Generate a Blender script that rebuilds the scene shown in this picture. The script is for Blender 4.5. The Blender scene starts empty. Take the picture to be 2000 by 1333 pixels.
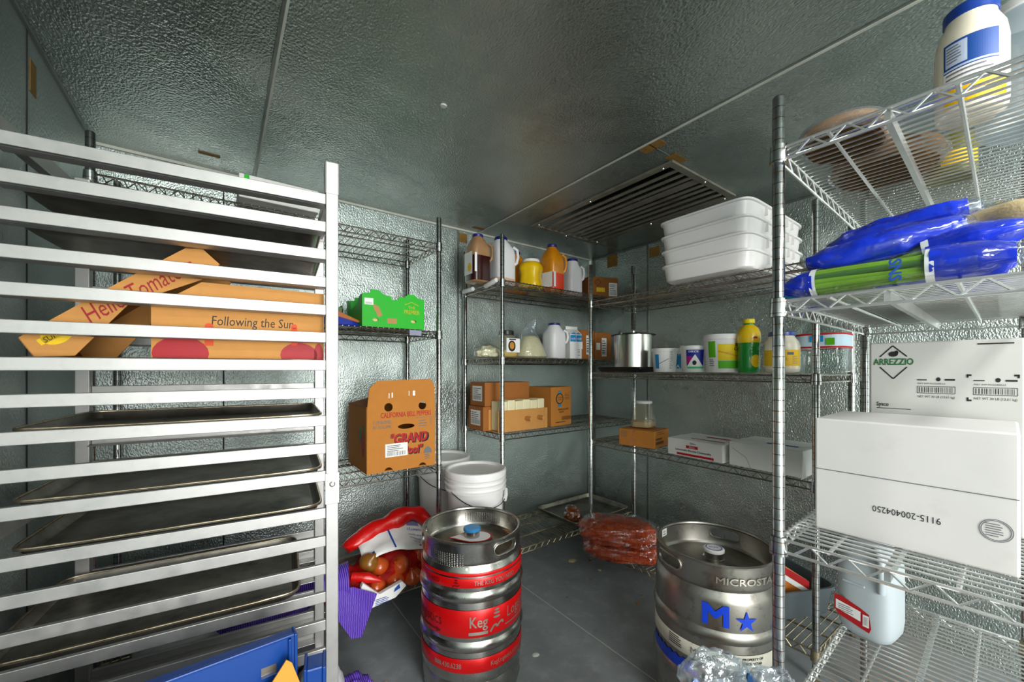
import bpy, bmesh, math, random
from mathutils import Vector, Matrix, noise
from mathutils.geometry import tessellate_polygon
PI = math.pi
sc = bpy.context.scene
COL = sc.collection

# ------------------------------------------------------------------ camera
CAM_H = 1.216
YAW = math.atan2(570, 775)
SN, CS = math.sin(YAW), math.cos(YAW)
cd = bpy.data.cameras.new('camera'); cam = bpy.data.objects.new('camera', cd); COL.objects.link(cam)
cam.location = (0, 0, CAM_H); cam.rotation_euler = (PI/2, 0, -YAW)
cd.lens = 36*775/2000; cd.sensor_width = 36; cd.shift_y = 0.02775; cd.clip_start = 0.03
sc.camera = cam
# ------------------------------------------------------------------ world, lights, exposure
w = bpy.data.worlds.new('world'); sc.world = w; w.use_nodes = True
w.node_tree.nodes['Background'].inputs[0].default_value = (0.85, 0.93, 1.0, 1)
w.node_tree.nodes['Background'].inputs[1].default_value = 0.6
def area(name, loc, target, sx, sy, power, color=(1, 1, 1)):
    l = bpy.data.lights.new(name, 'AREA'); l.shape = 'RECTANGLE'; l.size = sx; l.size_y = sy
    l.energy = power; l.color = color
    o = bpy.data.objects.new(name, l); COL.objects.link(o); o.location = loc
    o.rotation_euler = (Vector(target)-Vector(loc)).to_track_quat('-Z', 'Y').to_euler()
    return o
area('doorway_light', (0.3, -3.2, 1.2), (1.5, 1.6, 1.15), 1.5, 1.9, 185, (1.0, 0.985, 0.96))
fl = bpy.data.lights.new('camera_flash', 'POINT'); fl.energy = 5.5; fl.shadow_soft_size = .10; fl.color = (1, .98, .95)
flo = bpy.data.objects.new('camera_flash', fl); COL.objects.link(flo); flo.location = (-.05, -.45, 1.42)
area('ceiling_lamp_light', (0.75, -0.45, 2.08), (0.75, -0.45, 0), 1.1, 0.16, 20, (1.0, 0.98, 0.95))
sc.view_settings.view_transform = 'Standard'; sc.view_settings.look = 'None'
sc.view_settings.exposure = -0.08; sc.view_settings.gamma = 1.0; sc.view_settings.use_curve_mapping = False

def ray(px, py):
    r = (px-1000)/775; return (CS*r+SN, -SN*r+CS, -(py-722)/775)
def onY(px, Y):          # where the sight line at column px meets the shelf line Y
    d = ray(px, 722); t = Y/d[1]; return d[0]*t, t
def onX(px, X):
    d = ray(px, 722); t = X/d[0]; return d[1]*t, t

# ------------------------------------------------------------------ materials
MATS = {}
def srgb(c):
    return tuple((v/12.92 if v <= .04045 else ((v+.055)/1.055)**2.4) for v in c)
def hexc(h): return srgb(tuple(int(h[i:i+2], 16)/255 for i in (0, 2, 4)))
def mat(name, color='808080', rough=0.5, metal=0.0, spec=0.5, noise_amt=0.0, nscale=20, bump=0.0, bscale=80, bdist=0.002,
        stretch=(1, 1, 1), rvar=0.0, trans=0.0, ior=1.45, coat=0.0, sss=0.0, dirt_or_glare=None, dirt_or_glare_amt=0.5, dscale=6, dlo=0.5, dhi=0.7, aniso=0.0):
    if name in MATS: return MATS[name]
    m = bpy.data.materials.new(name); m.use_nodes = True; nt = m.node_tree; N = nt.nodes; L = nt.links
    b = N['Principled BSDF']; c = hexc(color) if isinstance(color, str) else color
    b.inputs['Base Color'].default_value = (*c, 1); b.inputs['Roughness'].default_value = rough
    b.inputs['Metallic'].default_value = metal; b.inputs['Specular IOR Level'].default_value = spec
    b.inputs['Transmission Weight'].default_value = trans; b.inputs['IOR'].default_value = ior
    b.inputs['Coat Weight'].default_value = coat
    if sss: b.inputs['Subsurface Weight'].default_value = sss; b.inputs['Subsurface Radius'].default_value = (.02, .015, .01)
    tc = N.new('ShaderNodeTexCoord'); mp = N.new('ShaderNodeMapping'); L.new(tc.outputs['Object'], mp.inputs[0])
    mp.inputs['Scale'].default_value = stretch
    col = None
    if noise_amt or rvar:
        n = N.new('ShaderNodeTexNoise'); n.inputs['Scale'].default_value = nscale; n.inputs['Detail'].default_value = 6
        L.new(mp.outputs[0], n.inputs['Vector'])
        if noise_amt:
            mx = N.new('ShaderNodeMix'); mx.data_type = 'RGBA'; L.new(n.outputs[0], mx.inputs[0])
            mx.inputs[6].default_value = (*[v*(1-noise_amt) for v in c], 1); mx.inputs[7].default_value = (*[min(1, v*(1+noise_amt)) for v in c], 1)
            col = mx.outputs[2]
        if rvar:
            mr = N.new('ShaderNodeMapRange'); L.new(n.outputs[0], mr.inputs[0]); mr.inputs[1].default_value = .3; mr.inputs[2].default_value = .7
            mr.inputs[3].default_value = max(.02, rough-rvar); mr.inputs[4].default_value = rough+rvar; L.new(mr.outputs[0], b.inputs['Roughness'])
    if dirt_or_glare:
        d = N.new('ShaderNodeTexNoise'); d.inputs['Scale'].default_value = dscale; d.inputs['Detail'].default_value = 8; d.inputs['Roughness'].default_value = .65
        L.new(mp.outputs[0], d.inputs['Vector'])
        mr = N.new('ShaderNodeMapRange'); L.new(d.outputs[0], mr.inputs[0]); mr.inputs[1].default_value = dlo; mr.inputs[2].default_value = dhi
        mr.inputs[3].default_value = 0; mr.inputs[4].default_value = dirt_or_glare_amt
        mx = N.new('ShaderNodeMix'); mx.data_type = 'RGBA'; L.new(mr.outputs[0], mx.inputs[0])
        if col: L.new(col, mx.inputs[6])
        else: mx.inputs[6].default_value = (*c, 1)
        mx.inputs[7].default_value = (*hexc(dirt_or_glare), 1); col = mx.outputs[2]
    if col: L.new(col, b.inputs['Base Color'])
    if bump:
        n2 = N.new('ShaderNodeTexNoise'); n2.inputs['Scale'].default_value = bscale; n2.inputs['Detail'].default_value = 2
        L.new(mp.outputs[0], n2.inputs['Vector'])
        bp = N.new('ShaderNodeBump'); bp.inputs['Strength'].default_value = bump; bp.inputs['Distance'].default_value = bdist
        L.new(n2.outputs[0], bp.inputs['Height']); L.new(bp.outputs[0], b.inputs['Normal'])
    MATS[name] = m; return m
def film(name, color='ffffff', fac=0.12, rough=0.08, bump=0.6, bscale=18, body=0.0, bodycol='ffffff'):
    """thin plastic film: see-through with a sheen; body adds a little milky diffuse"""
    if name in MATS: return MATS[name]
    m = bpy.data.materials.new(name); m.use_nodes = True; nt = m.node_tree; N = nt.nodes; L = nt.links
    N.remove(N['Principled BSDF']); out = N['Material Output']
    tr = N.new('ShaderNodeBsdfTransparent'); tr.inputs[0].default_value = (*hexc(color), 1)
    gl = N.new('ShaderNodeBsdfGlossy'); gl.inputs['Roughness'].default_value = rough; gl.inputs[0].default_value = (.95, .97, 1, 1)
    fr = N.new('ShaderNodeLayerWeight'); fr.inputs[0].default_value = .5
    pw = N.new('ShaderNodeMath'); pw.operation = 'POWER'; L.new(fr.outputs[1], pw.inputs[0]); pw.inputs[1].default_value = 3.0
    ad = N.new('ShaderNodeMath'); ad.operation = 'MULTIPLY_ADD'; ad.use_clamp = True; L.new(pw.outputs[0], ad.inputs[0]); ad.inputs[1].default_value = .6; ad.inputs[2].default_value = fac*.5
    tc = N.new('ShaderNodeTexCoord'); n2 = N.new('ShaderNodeTexNoise'); n2.inputs['Scale'].default_value = bscale; n2.inputs['Detail'].default_value = 3
    L.new(tc.outputs['Object'], n2.inputs['Vector']); bp = N.new('ShaderNodeBump'); bp.inputs['Strength'].default_value = bump; bp.inputs['Distance'].default_value = .01
    L.new(n2.outputs[0], bp.inputs['Height']); L.new(bp.outputs[0], gl.inputs['Normal']); L.new(bp.outputs[0], fr.inputs['Normal'])
    mx = N.new('ShaderNodeMixShader'); L.new(ad.outputs[0], mx.inputs[0]); L.new(tr.outputs[0], mx.inputs[1]); L.new(gl.outputs[0], mx.inputs[2])
    last = mx
    if body:
        df = N.new('ShaderNodeBsdfPrincipled'); df.inputs['Base Color'].default_value = (*hexc(bodycol), 1); df.inputs['Roughness'].default_value = .35
        m2 = N.new('ShaderNodeMixShader'); m2.inputs[0].default_value = body; L.new(mx.outputs[0], m2.inputs[1]); L.new(df.outputs[0], m2.inputs[2]); last = m2
    L.new(last.outputs[0], out.inputs[0]); MATS[name] = m; return m
def net_mat(name, color, cover=0.6, scale=260, gloss=.35):
    if name in MATS: return MATS[name]
    m = bpy.data.materials.new(name); m.use_nodes = True; nt = m.node_tree; N = nt.nodes; L = nt.links; out = N['Material Output']
    b = N['Principled BSDF']; b.inputs['Base Color'].default_value = (*hexc(color), 1); b.inputs['Roughness'].default_value = gloss
    tr = N.new('ShaderNodeBsdfTransparent'); tr.inputs[0].default_value = (*[.4+.6*v for v in hexc(color)], 1)
    tc = N.new('ShaderNodeTexCoord')
    w1 = N.new('ShaderNodeTexWave'); w1.inputs['Scale'].default_value = scale; w1.bands_direction = 'X'
    w2 = N.new('ShaderNodeTexWave'); w2.inputs['Scale'].default_value = scale; w2.bands_direction = 'Z'
    L.new(tc.outputs['Object'], w1.inputs['Vector']); L.new(tc.outputs['Object'], w2.inputs['Vector'])
    mxm = N.new('ShaderNodeMath'); mxm.operation = 'MAXIMUM'; L.new(w1.outputs['Fac'], mxm.inputs[0]); L.new(w2.outputs['Fac'], mxm.inputs[1])
    mr = N.new('ShaderNodeMapRange'); L.new(mxm.outputs[0], mr.inputs[0]); mr.inputs[1].default_value = .35; mr.inputs[2].default_value = .75
    mr.inputs[3].default_value = max(0, cover-.3); mr.inputs[4].default_value = min(1, cover+.3)
    mx = N.new('ShaderNodeMixShader'); L.new(mr.outputs[0], mx.inputs[0]); L.new(tr.outputs[0], mx.inputs[1]); L.new(b.outputs[0], mx.inputs[2])
    L.new(mx.outputs[0], out.inputs[0]); MATS[name] = m; return m
def chrome_mat(name, color, rough, grooves=True, rust=0.3):
    if name in MATS: return MATS[name]
    m = mat(name, color, rough, 1.0, noise_amt=.15, nscale=30, rvar=.1, dirt_or_glare='5a3a1c', dirt_or_glare_amt=rust, dscale=25, dlo=.52, dhi=.72)
    if grooves:
        nt = m.node_tree; N = nt.nodes; L = nt.links; b = N['Principled BSDF']
        tc = N.new('ShaderNodeTexCoord'); sx = N.new('ShaderNodeSeparateXYZ'); L.new(tc.outputs['Object'], sx.inputs[0])
        dv = N.new('ShaderNodeMath'); dv.operation = 'DIVIDE'; L.new(sx.outputs[2], dv.inputs[0]); dv.inputs[1].default_value = .0254
        fr = N.new('ShaderNodeMath'); fr.operation = 'FRACT'; L.new(dv.outputs[0], fr.inputs[0])
        lt = N.new('ShaderNodeMath'); lt.operation = 'LESS_THAN'; L.new(fr.outputs[0], lt.inputs[0]); lt.inputs[1].default_value = .07
        src = b.inputs['Base Color'].links[0].from_socket
        mx = N.new('ShaderNodeMix'); mx.data_type = 'RGBA'; L.new(lt.outputs[0], mx.inputs[0]); L.new(src, mx.inputs[6]); mx.inputs[7].default_value = (.16, .09, .05, 1)
        L.new(mx.outputs[2], b.inputs['Base Color'])
    return m
def wall_mat(name, color, rough, bs=.5, smear=.25, scale=170, dirt_or_glare_amt=.35, dscale=4.5):
    """embossed galvanised sheet: stucco relief, cloudy wear in the gloss, reflections painted into the colour"""
    if name in MATS: return MATS[name]
    m = mat(name, color, rough, 0.86, noise_amt=smear, nscale=1.7, rvar=.16, dirt_or_glare='c6cbc5', dirt_or_glare_amt=dirt_or_glare_amt, dscale=dscale, dlo=.5, dhi=.75)  # pale patches in the colour imitate reflected light, strongest on the ceiling
    nt = m.node_tree; N = nt.nodes; L = nt.links; b = N['Principled BSDF']
    tc = N.new('ShaderNodeTexCoord'); v = N.new('ShaderNodeTexNoise'); v.inputs['Scale'].default_value = scale; v.inputs['Detail'].default_value = 1.0
    mp = N.new('ShaderNodeMapping'); mp.inputs['Scale'].default_value = (1, 1, .62) if 'ceiling' not in name else (1, .62, 1)
    L.new(tc.outputs['Object'], mp.inputs[0]); L.new(mp.outputs[0], v.inputs['Vector'])
    v2 = N.new('ShaderNodeTexNoise'); v2.inputs['Scale'].default_value = 4; L.new(tc.outputs['Object'], v2.inputs['Vector'])
    ml = N.new('ShaderNodeMath'); ml.operation = 'MULTIPLY_ADD'; L.new(v2.outputs[0], ml.inputs[0]); ml.inputs[1].default_value = 5.5 if 'ceiling' not in name else 1.6; L.new(v.outputs[0], ml.inputs[2])
    bp = N.new('ShaderNodeBump'); bp.inputs['Strength'].default_value = bs; bp.inputs['Distance'].default_value = .0045
    L.new(ml.outputs[0], bp.inputs['Height']); L.new(bp.outputs[0], b.inputs['Normal']); return m

m_wall = wall_mat('embossed_wall_metal', 'aab5b2', .44, .6, .35)
m_wallr = wall_mat('embossed_wall_metal_worn', 'bac4c0', .33, .9, .4)
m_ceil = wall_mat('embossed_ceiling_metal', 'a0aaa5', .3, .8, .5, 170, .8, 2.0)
m_floor = mat('grey_floor', '8a9093', .42, 0.0, noise_amt=.25, nscale=9, bump=.15, bscale=60, rvar=.15, dirt_or_glare='b4b8ba', dirt_or_glare_amt=.45, dscale=14, dlo=.5, dhi=.75)
m_caulk = mat('caulk', 'b9bcb2', .6, noise_amt=.25, nscale=12)
m_seam = mat('seam_metal', '8b918d', .4, .9, noise_amt=.3, nscale=15)
m_glue = mat('old_adhesive', '80602a', .6, noise_amt=.35, nscale=50, bump=.4)
m_vent = mat('vent_metal', '8a877a', .5, .5, noise_amt=.3, nscale=14, dirt_or_glare='4f3a22', dirt_or_glare_amt=.5)
m_dark = mat('painted_recess_shade', '0c0c0b', .9)
m_chrome = chrome_mat('chrome_post', 'b4b6b6', .17, True, .45)
m_wire = mat('shelf_wire', 'a9a59b', .3, 1.0, noise_amt=.2, nscale=30, dirt_or_glare='4a3218', dirt_or_glare_amt=.65, dscale=16, dlo=.45, dhi=.68)
m_wire2 = mat('shelf_wire_bright', 'ecedeb', .3, .9, noise_amt=.1, nscale=30, dirt_or_glare='8a5a24', dirt_or_glare_amt=.35, dscale=14, dlo=.58, dhi=.75)
m_wire3 = mat('shelf_wire_rusty', 'c2b493', .4, .9, noise_amt=.3, nscale=30, dirt_or_glare='3a2814', dirt_or_glare_amt=.7, dscale=12, dlo=.4, dhi=.62)
m_alu = mat('brushed_aluminium', 'b4b3b1', .42, .7, noise_amt=.08, nscale=30, rvar=.08, dirt_or_glare='9a9a98', dirt_or_glare_amt=.35, dscale=40, dlo=.5, dhi=.75)
m_pan = mat('baked_pan_metal', '98938a', .38, .85, noise_amt=.25, nscale=8, dirt_or_glare='241a10', dirt_or_glare_amt=.75, dscale=7, dlo=.42, dhi=.7)
m_rim = mat('pan_rim_metal', 'b5a68c', .35, .9, noise_amt=.2, nscale=30, dirt_or_glare='3a2a18', dirt_or_glare_amt=.6, dscale=40, dlo=.45, dhi=.7)
m_steel = mat('keg_steel', 'b3b1ab', .27, 1.0, noise_amt=.12, nscale=14, rvar=.06, dirt_or_glare='4b463c', dirt_or_glare_amt=.5, dscale=16, dlo=.58, dhi=.75)
m_steel2 = mat('keg_steel_matt', 'a09d95', .38, 1.0, noise_amt=.12, nscale=20, dirt_or_glare='4b463c', dirt_or_glare_amt=.55, dscale=22, dlo=.55, dhi=.7)
m_steeltop = mat('keg_top_dirty', '8f8b7e', .45, .9, noise_amt=.25, nscale=22, dirt_or_glare='3e3a30', dirt_or_glare_amt=.6, dscale=20, dlo=.45, dhi=.7)
m_red = mat('keg_red_band', 'd40d10', .3, .25, noise_amt=.05)
m_silver = mat('bare_metal_lettering', 'c4bdb0', .3, .8)
m_darkred = mat('dark_red_lettering', '6d0a0a', .4, .2)
m_blueprint = mat('blue_keg_print', '0d3ec8', .4, noise_amt=.1)
m_keglabel = mat('cream_keg_label', 'd8d6c6', .5, noise_amt=.1, dirt_or_glare='6a6a5c', dirt_or_glare_amt=.6, dscale=30, dlo=.6, dhi=.7)
m_white = mat('white_plastic', 'ecebea', .38, noise_amt=.03)
m_tub = mat('white_tub_plastic', 'e6e4e3', .32, noise_amt=.03, nscale=5)
m_paper = mat('white_paper', 'f0f0ee', .7)
m_card = mat('cardboard', 'bd7a30', .8, noise_amt=.1, nscale=30, bump=.12, bscale=200)
m_card2 = mat('cardboard_light', 'c98f4c', .8, noise_amt=.1, nscale=30, bump=.12, bscale=200)
m_card3 = mat('cardboard_brown', 'a0622a', .8, noise_amt=.1, nscale=30, bump=.12, bscale=200)
m_cardin = mat('cardboard_inside', '9a6c38', .85, noise_amt=.1, nscale=30)
m_cardw = mat('white_cardboard', 'dcdbd8', .6, noise_amt=.04, nscale=14, dirt_or_glare='c4bfb6', dirt_or_glare_amt=.3, dscale=9, dlo=.6, dhi=.75)
m_cardg = mat('grey_white_cardboard', 'bcbdb8', .62, noise_amt=.05, nscale=12)
m_green = mat('green_printed_card', '17b21c', .5, noise_amt=.1, nscale=6)
m_ink = mat('black_ink', '1b1b1c', .6)
m_inkr = mat('red_ink', 'b5121b', .6)
m_inkb = mat('blue_ink', '1d4fa8', .6)
m_inkg = mat('green_ink', '1f6b34', .6)
m_inky = mat('yellow_ink', 'f0c814', .5)
m_inkgrey = mat('grey_ink', '6d7074', .6)
m_tape = film('clear_tape', 'fff4dd', .25, .15, .5, 30)
m_bag = film('clear_bag', 'f4f8fa', .16, .1, .9, 16)
m_bag2 = film('clear_bag_milky', 'eef4f8', .2, .08, 1.0, 30, .08, 'e8eef4')
m_clear = film('clear_bottle', 'eef4f2', .06, .06, .25, 9)
m_clearw = film('clear_jar', 'f2f0e2', .06, .1, .15, 9, .12, 'f2eedd')

# ------------------------------------------------------------------ mesh helpers
class MB:
    def __init__(self): self.v = []; self.f = []; self.mi = []; self.cur = 0
    def add(self, vs, fs):
        n = len(self.v); self.v += [tuple(v) for v in vs]
        for f in fs: self.f.append([i+n for i in f]); self.mi.append(self.cur)
        return self
    def box(self, x0, x1, y0, y1, z0, z1):
        vs = [(x, y, z) for z in (z0, z1) for y in (y0, y1) for x in (x0, x1)]
        return self.add(vs, [(0, 2, 3, 1), (4, 5, 7, 6), (0, 1, 5, 4), (2, 6, 7, 3), (0, 4, 6, 2), (1, 3, 7, 5)])
    def tube(self, pts, r, n=6, closed=False, cap=True):
        pts = [Vector(p) for p in pts]; m = len(pts); rings = []
        prev = None
        for i, p in enumerate(pts):
            if closed: t = (pts[(i+1) % m]-pts[i-1])
            else: t = pts[min(i+1, m-1)]-pts[max(i-1, 0)]
            t.normalize()
            if prev is None:
                a = Vector((0, 0, 1)) if abs(t.z) < .9 else Vector((1, 0, 0)); u = t.cross(a).normalized()
            else:
                u = prev-t*prev.dot(t); u.normalize()
            prev = u; v = t.cross(u)
            rr = r[i] if isinstance(r, (list, tuple)) else r
            rings.append([p+(u*math.cos(2*PI*k/n)+v*math.sin(2*PI*k/n))*rr for k in range(n)])
        vs = [q for ring in rings for q in ring]; fs = []
        for i in range(m if closed else m-1):
            j = (i+1) % m
            for k in range(n):
                fs.append((i*n+k, i*n+(k+1) % n, j*n+(k+1) % n, j*n+k))
        if cap and not closed:
            fs.append(tuple(range(n-1, -1, -1))); fs.append(tuple((m-1)*n+k for k in range(n)))
        return self.add(vs, fs)
    def lathe(self, prof, n=32, cx=0, cy=0, cap=True):
        vs = []; fs = []
        for r, z in prof:
            for k in range(n): a = 2*PI*k/n; vs.append((cx+r*math.cos(a), cy+r*math.sin(a), z))
        m = len(prof)
        for i in range(m-1):
            for k in range(n): fs.append((i*n+k, i*n+(k+1) % n, (i+1)*n+(k+1) % n, (i+1)*n+k))
        if cap: fs.append(tuple(range(n-1, -1, -1))); fs.append(tuple((m-1)*n+k for k in range(n)))
        return self.add(vs, fs)
    def loft(self, rings, n=32, cap=True):
        """rings: (z, half x, half y, squareness exponent, cx, cy)"""
        vs = []; fs = []
        for R in rings:
            z, a, b = R[:3]; e = R[3] if len(R) > 3 else 2; cx = R[4] if len(R) > 4 else 0; cy = R[5] if len(R) > 5 else 0
            for k in range(n):
                t = 2*PI*(k+.5)/n; c, s = math.cos(t), math.sin(t)
                vs.append((cx+a*math.copysign(abs(c)**(2/e), c), cy+b*math.copysign(abs(s)**(2/e), s), z))
        m = len(rings)
        for i in range(m-1):
            for k in range(n): fs.append((i*n+k, i*n+(k+1) % n, (i+1)*n+(k+1) % n, (i+1)*n+k))
        if cap: fs.append(tuple(range(n-1, -1, -1))); fs.append(tuple((m-1)*n+k for k in range(n)))
        return self.add(vs, fs)
    def prism(self, poly, y0, y1, plane='xz'):
        n = len(poly)
        mk = {'xz': lambda a, b, c: (a, c, b), 'xy': lambda a, b, c: (a, b, c), 'yz': lambda a, b, c: (c, a, b)}[plane]
        vs = [mk(a, b, y0) for a, b in poly]+[mk(a, b, y1) for a, b in poly]
        fs = [tuple(range(n)), tuple(range(2*n-1, n-1, -1))]+[(i, (i+1) % n, n+(i+1) % n, n+i) for i in range(n)]
        return self.add(vs, fs)
    def build(self, name, m, parent=None, smooth=False, bevel=0, loc=None, rot=None, solid=0, subsurf=0, weld=False):
        me = bpy.data.meshes.new(name); me.from_pydata(self.v, [], self.f)
        for x in (m if isinstance(m, (list, tuple)) else [m]): me.materials.append(x)
        if isinstance(m, (list, tuple)): me.polygons.foreach_set('material_index', self.mi)
        bm = bmesh.new(); bm.from_mesh(me)
        if weld: bmesh.ops.remove_doubles(bm, verts=bm.verts, dist=1e-5)
        bmesh.ops.recalc_face_normals(bm, faces=bm.faces); bm.to_mesh(me); bm.free()
        if smooth:
            me.polygons.foreach_set('use_smooth', [True]*len(me.polygons))
            if hasattr(me, 'set_sharp_from_angle'): me.set_sharp_from_angle(angle=math.radians(smooth if smooth > 1 else 40))
        me.update()
        o = bpy.data.objects.new(name, me); COL.objects.link(o)
        if parent: o.parent = parent
        if loc: o.location = loc
        if rot: o.rotation_euler = rot
        if bevel:
            b = o.modifiers.new('bevel', 'BEVEL'); b.width = bevel; b.segments = 2; b.limit_method = 'ANGLE'
        if solid:
            s = o.modifiers.new('solid', 'SOLIDIFY'); s.thickness = solid; s.offset = -1
        if subsurf:
            s = o.modifiers.new('sub', 'SUBSURF'); s.levels = s.render_levels = subsurf
        return o
def thing(name, label, cat, loc=(0, 0, 0), rotz=0, group=None, rot=None):
    o = bpy.data.objects.new(name, None); COL.objects.link(o); o.empty_display_size = .05
    o.location = loc; o.rotation_euler = rot if rot else (0, 0, rotz)
    o['label'] = label; o['category'] = cat
    if group: o['group'] = group
    return o
def tag(o, label, cat, group=None):
    o['label'] = label; o['category'] = cat
    if group: o['group'] = group
    return o
def struct(o): o['kind'] = 'structure'; return o
def plabel(o, s): o['label'] = s; return o
def copy_tree(o, parent=None):
    c = o.copy(); COL.objects.link(c); c.parent = parent
    for ch in [x for x in COL.objects if x.parent == o]: copy_tree(ch, c)
    return c
def carve(o, cutters):
    """cut real openings through a mesh and keep the result as plain mesh"""
    for cb in cutters:
        c = cb.build('cutter', m_dark); c.parent = o.parent; c.location = (0, 0, 0)
        md = o.modifiers.new('cut', 'BOOLEAN'); md.operation = 'DIFFERENCE'; md.object = c; md.solver = 'EXACT'
    bpy.context.view_layer.update()
    dg = bpy.context.evaluated_depsgraph_get(); me = bpy.data.meshes.new_from_object(o.evaluated_get(dg))
    cs = [md.object for md in o.modifiers if md.type == 'BOOLEAN']
    o.modifiers.clear(); o.data = me
    for c in cs: bpy.data.objects.remove(c)
    return o
# ---- lettering and flat print
_tc = {}
def text_polys(s, size, bold=0.0, cond=1.0, rot=0.0, shear=0.0):
    key = (s, bold, shear)
    if key not in _tc:
        cu = bpy.data.curves.new('t', 'FONT'); cu.body = s; cu.size = 1; cu.resolution_u = 2; cu.offset = bold; cu.shear = shear
        cu.align_x = 'CENTER'; cu.align_y = 'CENTER'
        o = bpy.data.objects.new('t', cu); COL.objects.link(o); bpy.context.view_layer.update()
        me = bpy.data.meshes.new_from_object(o.evaluated_get(bpy.context.evaluated_depsgraph_get()))
        fs_ = []
        for p in me.polygons:
            ix = list(p.vertices)
            if len(ix) < 5: fs_.append(tuple(ix))
            else: fs_ += [tuple(ix[j] for j in tri) for tri in tessellate_polygon([[me.vertices[i].co for i in ix]])]
        _tc[key] = ([tuple(v.co[:2]) for v in me.vertices], fs_)
        bpy.data.objects.remove(o); bpy.data.meshes.remove(me); bpy.data.curves.remove(cu)
    vs, fs = _tc[key]; c, sn = math.cos(rot), math.sin(rot)
    vs = [(x*size*cond, y*size) for x, y in vs]
    return [(x*c-y*sn, x*sn+y*c) for x, y in vs], fs
class Print:
    """2-D artwork laid on a surface by a mapping (u, v) -> point"""
    def __init__(self, mapf): self.mapf = mapf; self.b = MB(); self.maxe = getattr(mapf, 'maxe', None)
    def put(self, vs, fs, lift=0):
        if self.maxe:                                   # on a curved surface long triangles are split so that they follow it
            vs = list(vs); tris = []
            for f in fs: tris += [(f[0], f[i], f[i+1]) for i in range(1, len(f)-1)]
            out = []; mid = {}
            while tris:
                t = tris.pop(); e = [(abs(vs[t[i]][0]-vs[t[(i+1) % 3]][0]), i) for i in range(3)]; L_, i = max(e)
                if L_ <= self.maxe: out.append(t); continue
                a, b, c = t[i], t[(i+1) % 3], t[(i+2) % 3]; k = (min(a, b), max(a, b))
                if k not in mid: mid[k] = len(vs); vs.append(((vs[a][0]+vs[b][0])/2, (vs[a][1]+vs[b][1])/2))
                m = mid[k]; tris += [(a, m, c), (m, b, c)]
            fs = out
        P = [Vector(self.mapf(*p)) for p in vs]
        if lift:
            h = .002
            for i, (a, b) in enumerate(vs): P[i] = P[i]+(Vector(self.mapf(a+h, b))-P[i]).cross(Vector(self.mapf(a, b+h))-P[i]).normalized()*lift
        self.b.add(P, fs); return self
    def text(self, s, u, v, size, **k):
        bd = k.pop('bold', 0)*size*.8; vs, fs = text_polys(s, size, **k)        # bold: strokes thickened by shifted copies
        for i, (dx, dy) in enumerate([(0, 0)] if not bd else [(-bd, -bd), (bd, -bd), (-bd, bd), (bd, bd)]): self.put([(u+x+dx, v+y+dy) for x, y in vs], fs, i*.00015)
        return self
    def poly(self, pts):
        fs = [tuple(range(len(pts)))] if len(pts) < 5 else [tuple(t) for t in tessellate_polygon([[Vector((p[0], p[1], 0)) for p in pts]])]
        return self.put(pts, fs)
    def rect(self, u0, v0, u1, v1, n=1):
        for i in range(n):
            a = u0+(u1-u0)*i/n; c = u0+(u1-u0)*(i+1)/n; self.poly([(a, v0), (c, v0), (c, v1), (a, v1)])
        return self
    def ell(self, u, v, a, b=None, n=20, rot=0):
        b = b or a; c, s = math.cos(rot), math.sin(rot)
        self.poly([(u+a*math.cos(2*PI*k/n)*c-b*math.sin(2*PI*k/n)*s, v+a*math.cos(2*PI*k/n)*s+b*math.sin(2*PI*k/n)*c) for k in range(n)]); return self
    def line(self, pts, wd):
        for (a, b), (c, d) in zip(pts[:-1], pts[1:]):
            l = math.hypot(c-a, d-b) or 1; nx, ny = -(d-b)/l*wd/2, (c-a)/l*wd/2
            self.poly([(a+nx, b+ny), (a-nx, b-ny), (c-nx, d-ny), (c+nx, d+ny)])
        return self
    def bars(self, u0, v0, u1, v1, seed=1, k=.5):
        r = random.Random(seed); u = u0
        while u < u1-.0008:
            wd = r.choice([.0012, .0018, .0026])*(u1-u0)/.05; self.rect(u, v0, min(u1, u+wd*k), v1); u += wd+r.choice([.0008, .0014])*(u1-u0)/.05
        return self
    def lines(self, u0, v0, u1, n, dv, h=.0018, seed=3):
        r = random.Random(seed)
        for i in range(n): self.rect(u0, v0-i*dv, u0+(u1-u0)*r.uniform(.6, 1), v0-i*dv+h)
        return self
    def done(self, name, m, parent, label=None):
        o = self.b.build(name, m, parent)
        if label: plabel(o, label)
        return o
def face(o, u=(1, 0, 0), v=(0, 0, 1), eps=.0008):
    O = Vector(o); U = Vector(u); V = Vector(v); Nn = U.cross(V)
    return lambda a, b: O+U*a+V*b+Nn*eps
def front(y, x=0, z=0, eps=.0008): return face((x, y, z), eps=eps)          # a face looking to -Y
def cyl(R, ang0, z0=0, cx=0, cy=0, eps=.0008, taper=0.0):
    """wraps round a standing cylinder, u runs to the viewer's right, ang0 = angle facing the viewer"""
    def f(u, v):
        r = R+eps+taper*v; a = ang0+u/R
        return Vector((cx+r*math.cos(a), cy+r*math.sin(a), z0+v))
    f.maxe = .01 if R > .1 else .006
    return f
def lerp0(pts, n):
    out = []; m = len(pts)-1
    for i in range(n+1):
        f = i/n*m; k2 = min(int(f), m-1); q = f-k2
        P = [Vector(pts[max(0, k2-1)]), Vector(pts[k2]), Vector(pts[k2+1]), Vector(pts[min(m, k2+2)])]
        out.append(.5*((2*P[1])+(-P[0]+P[2])*q+(2*P[0]-5*P[1]+4*P[2]-P[3])*q*q+(-P[0]+3*P[1]-3*P[2]+P[3])*q**3))
    return out
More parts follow.
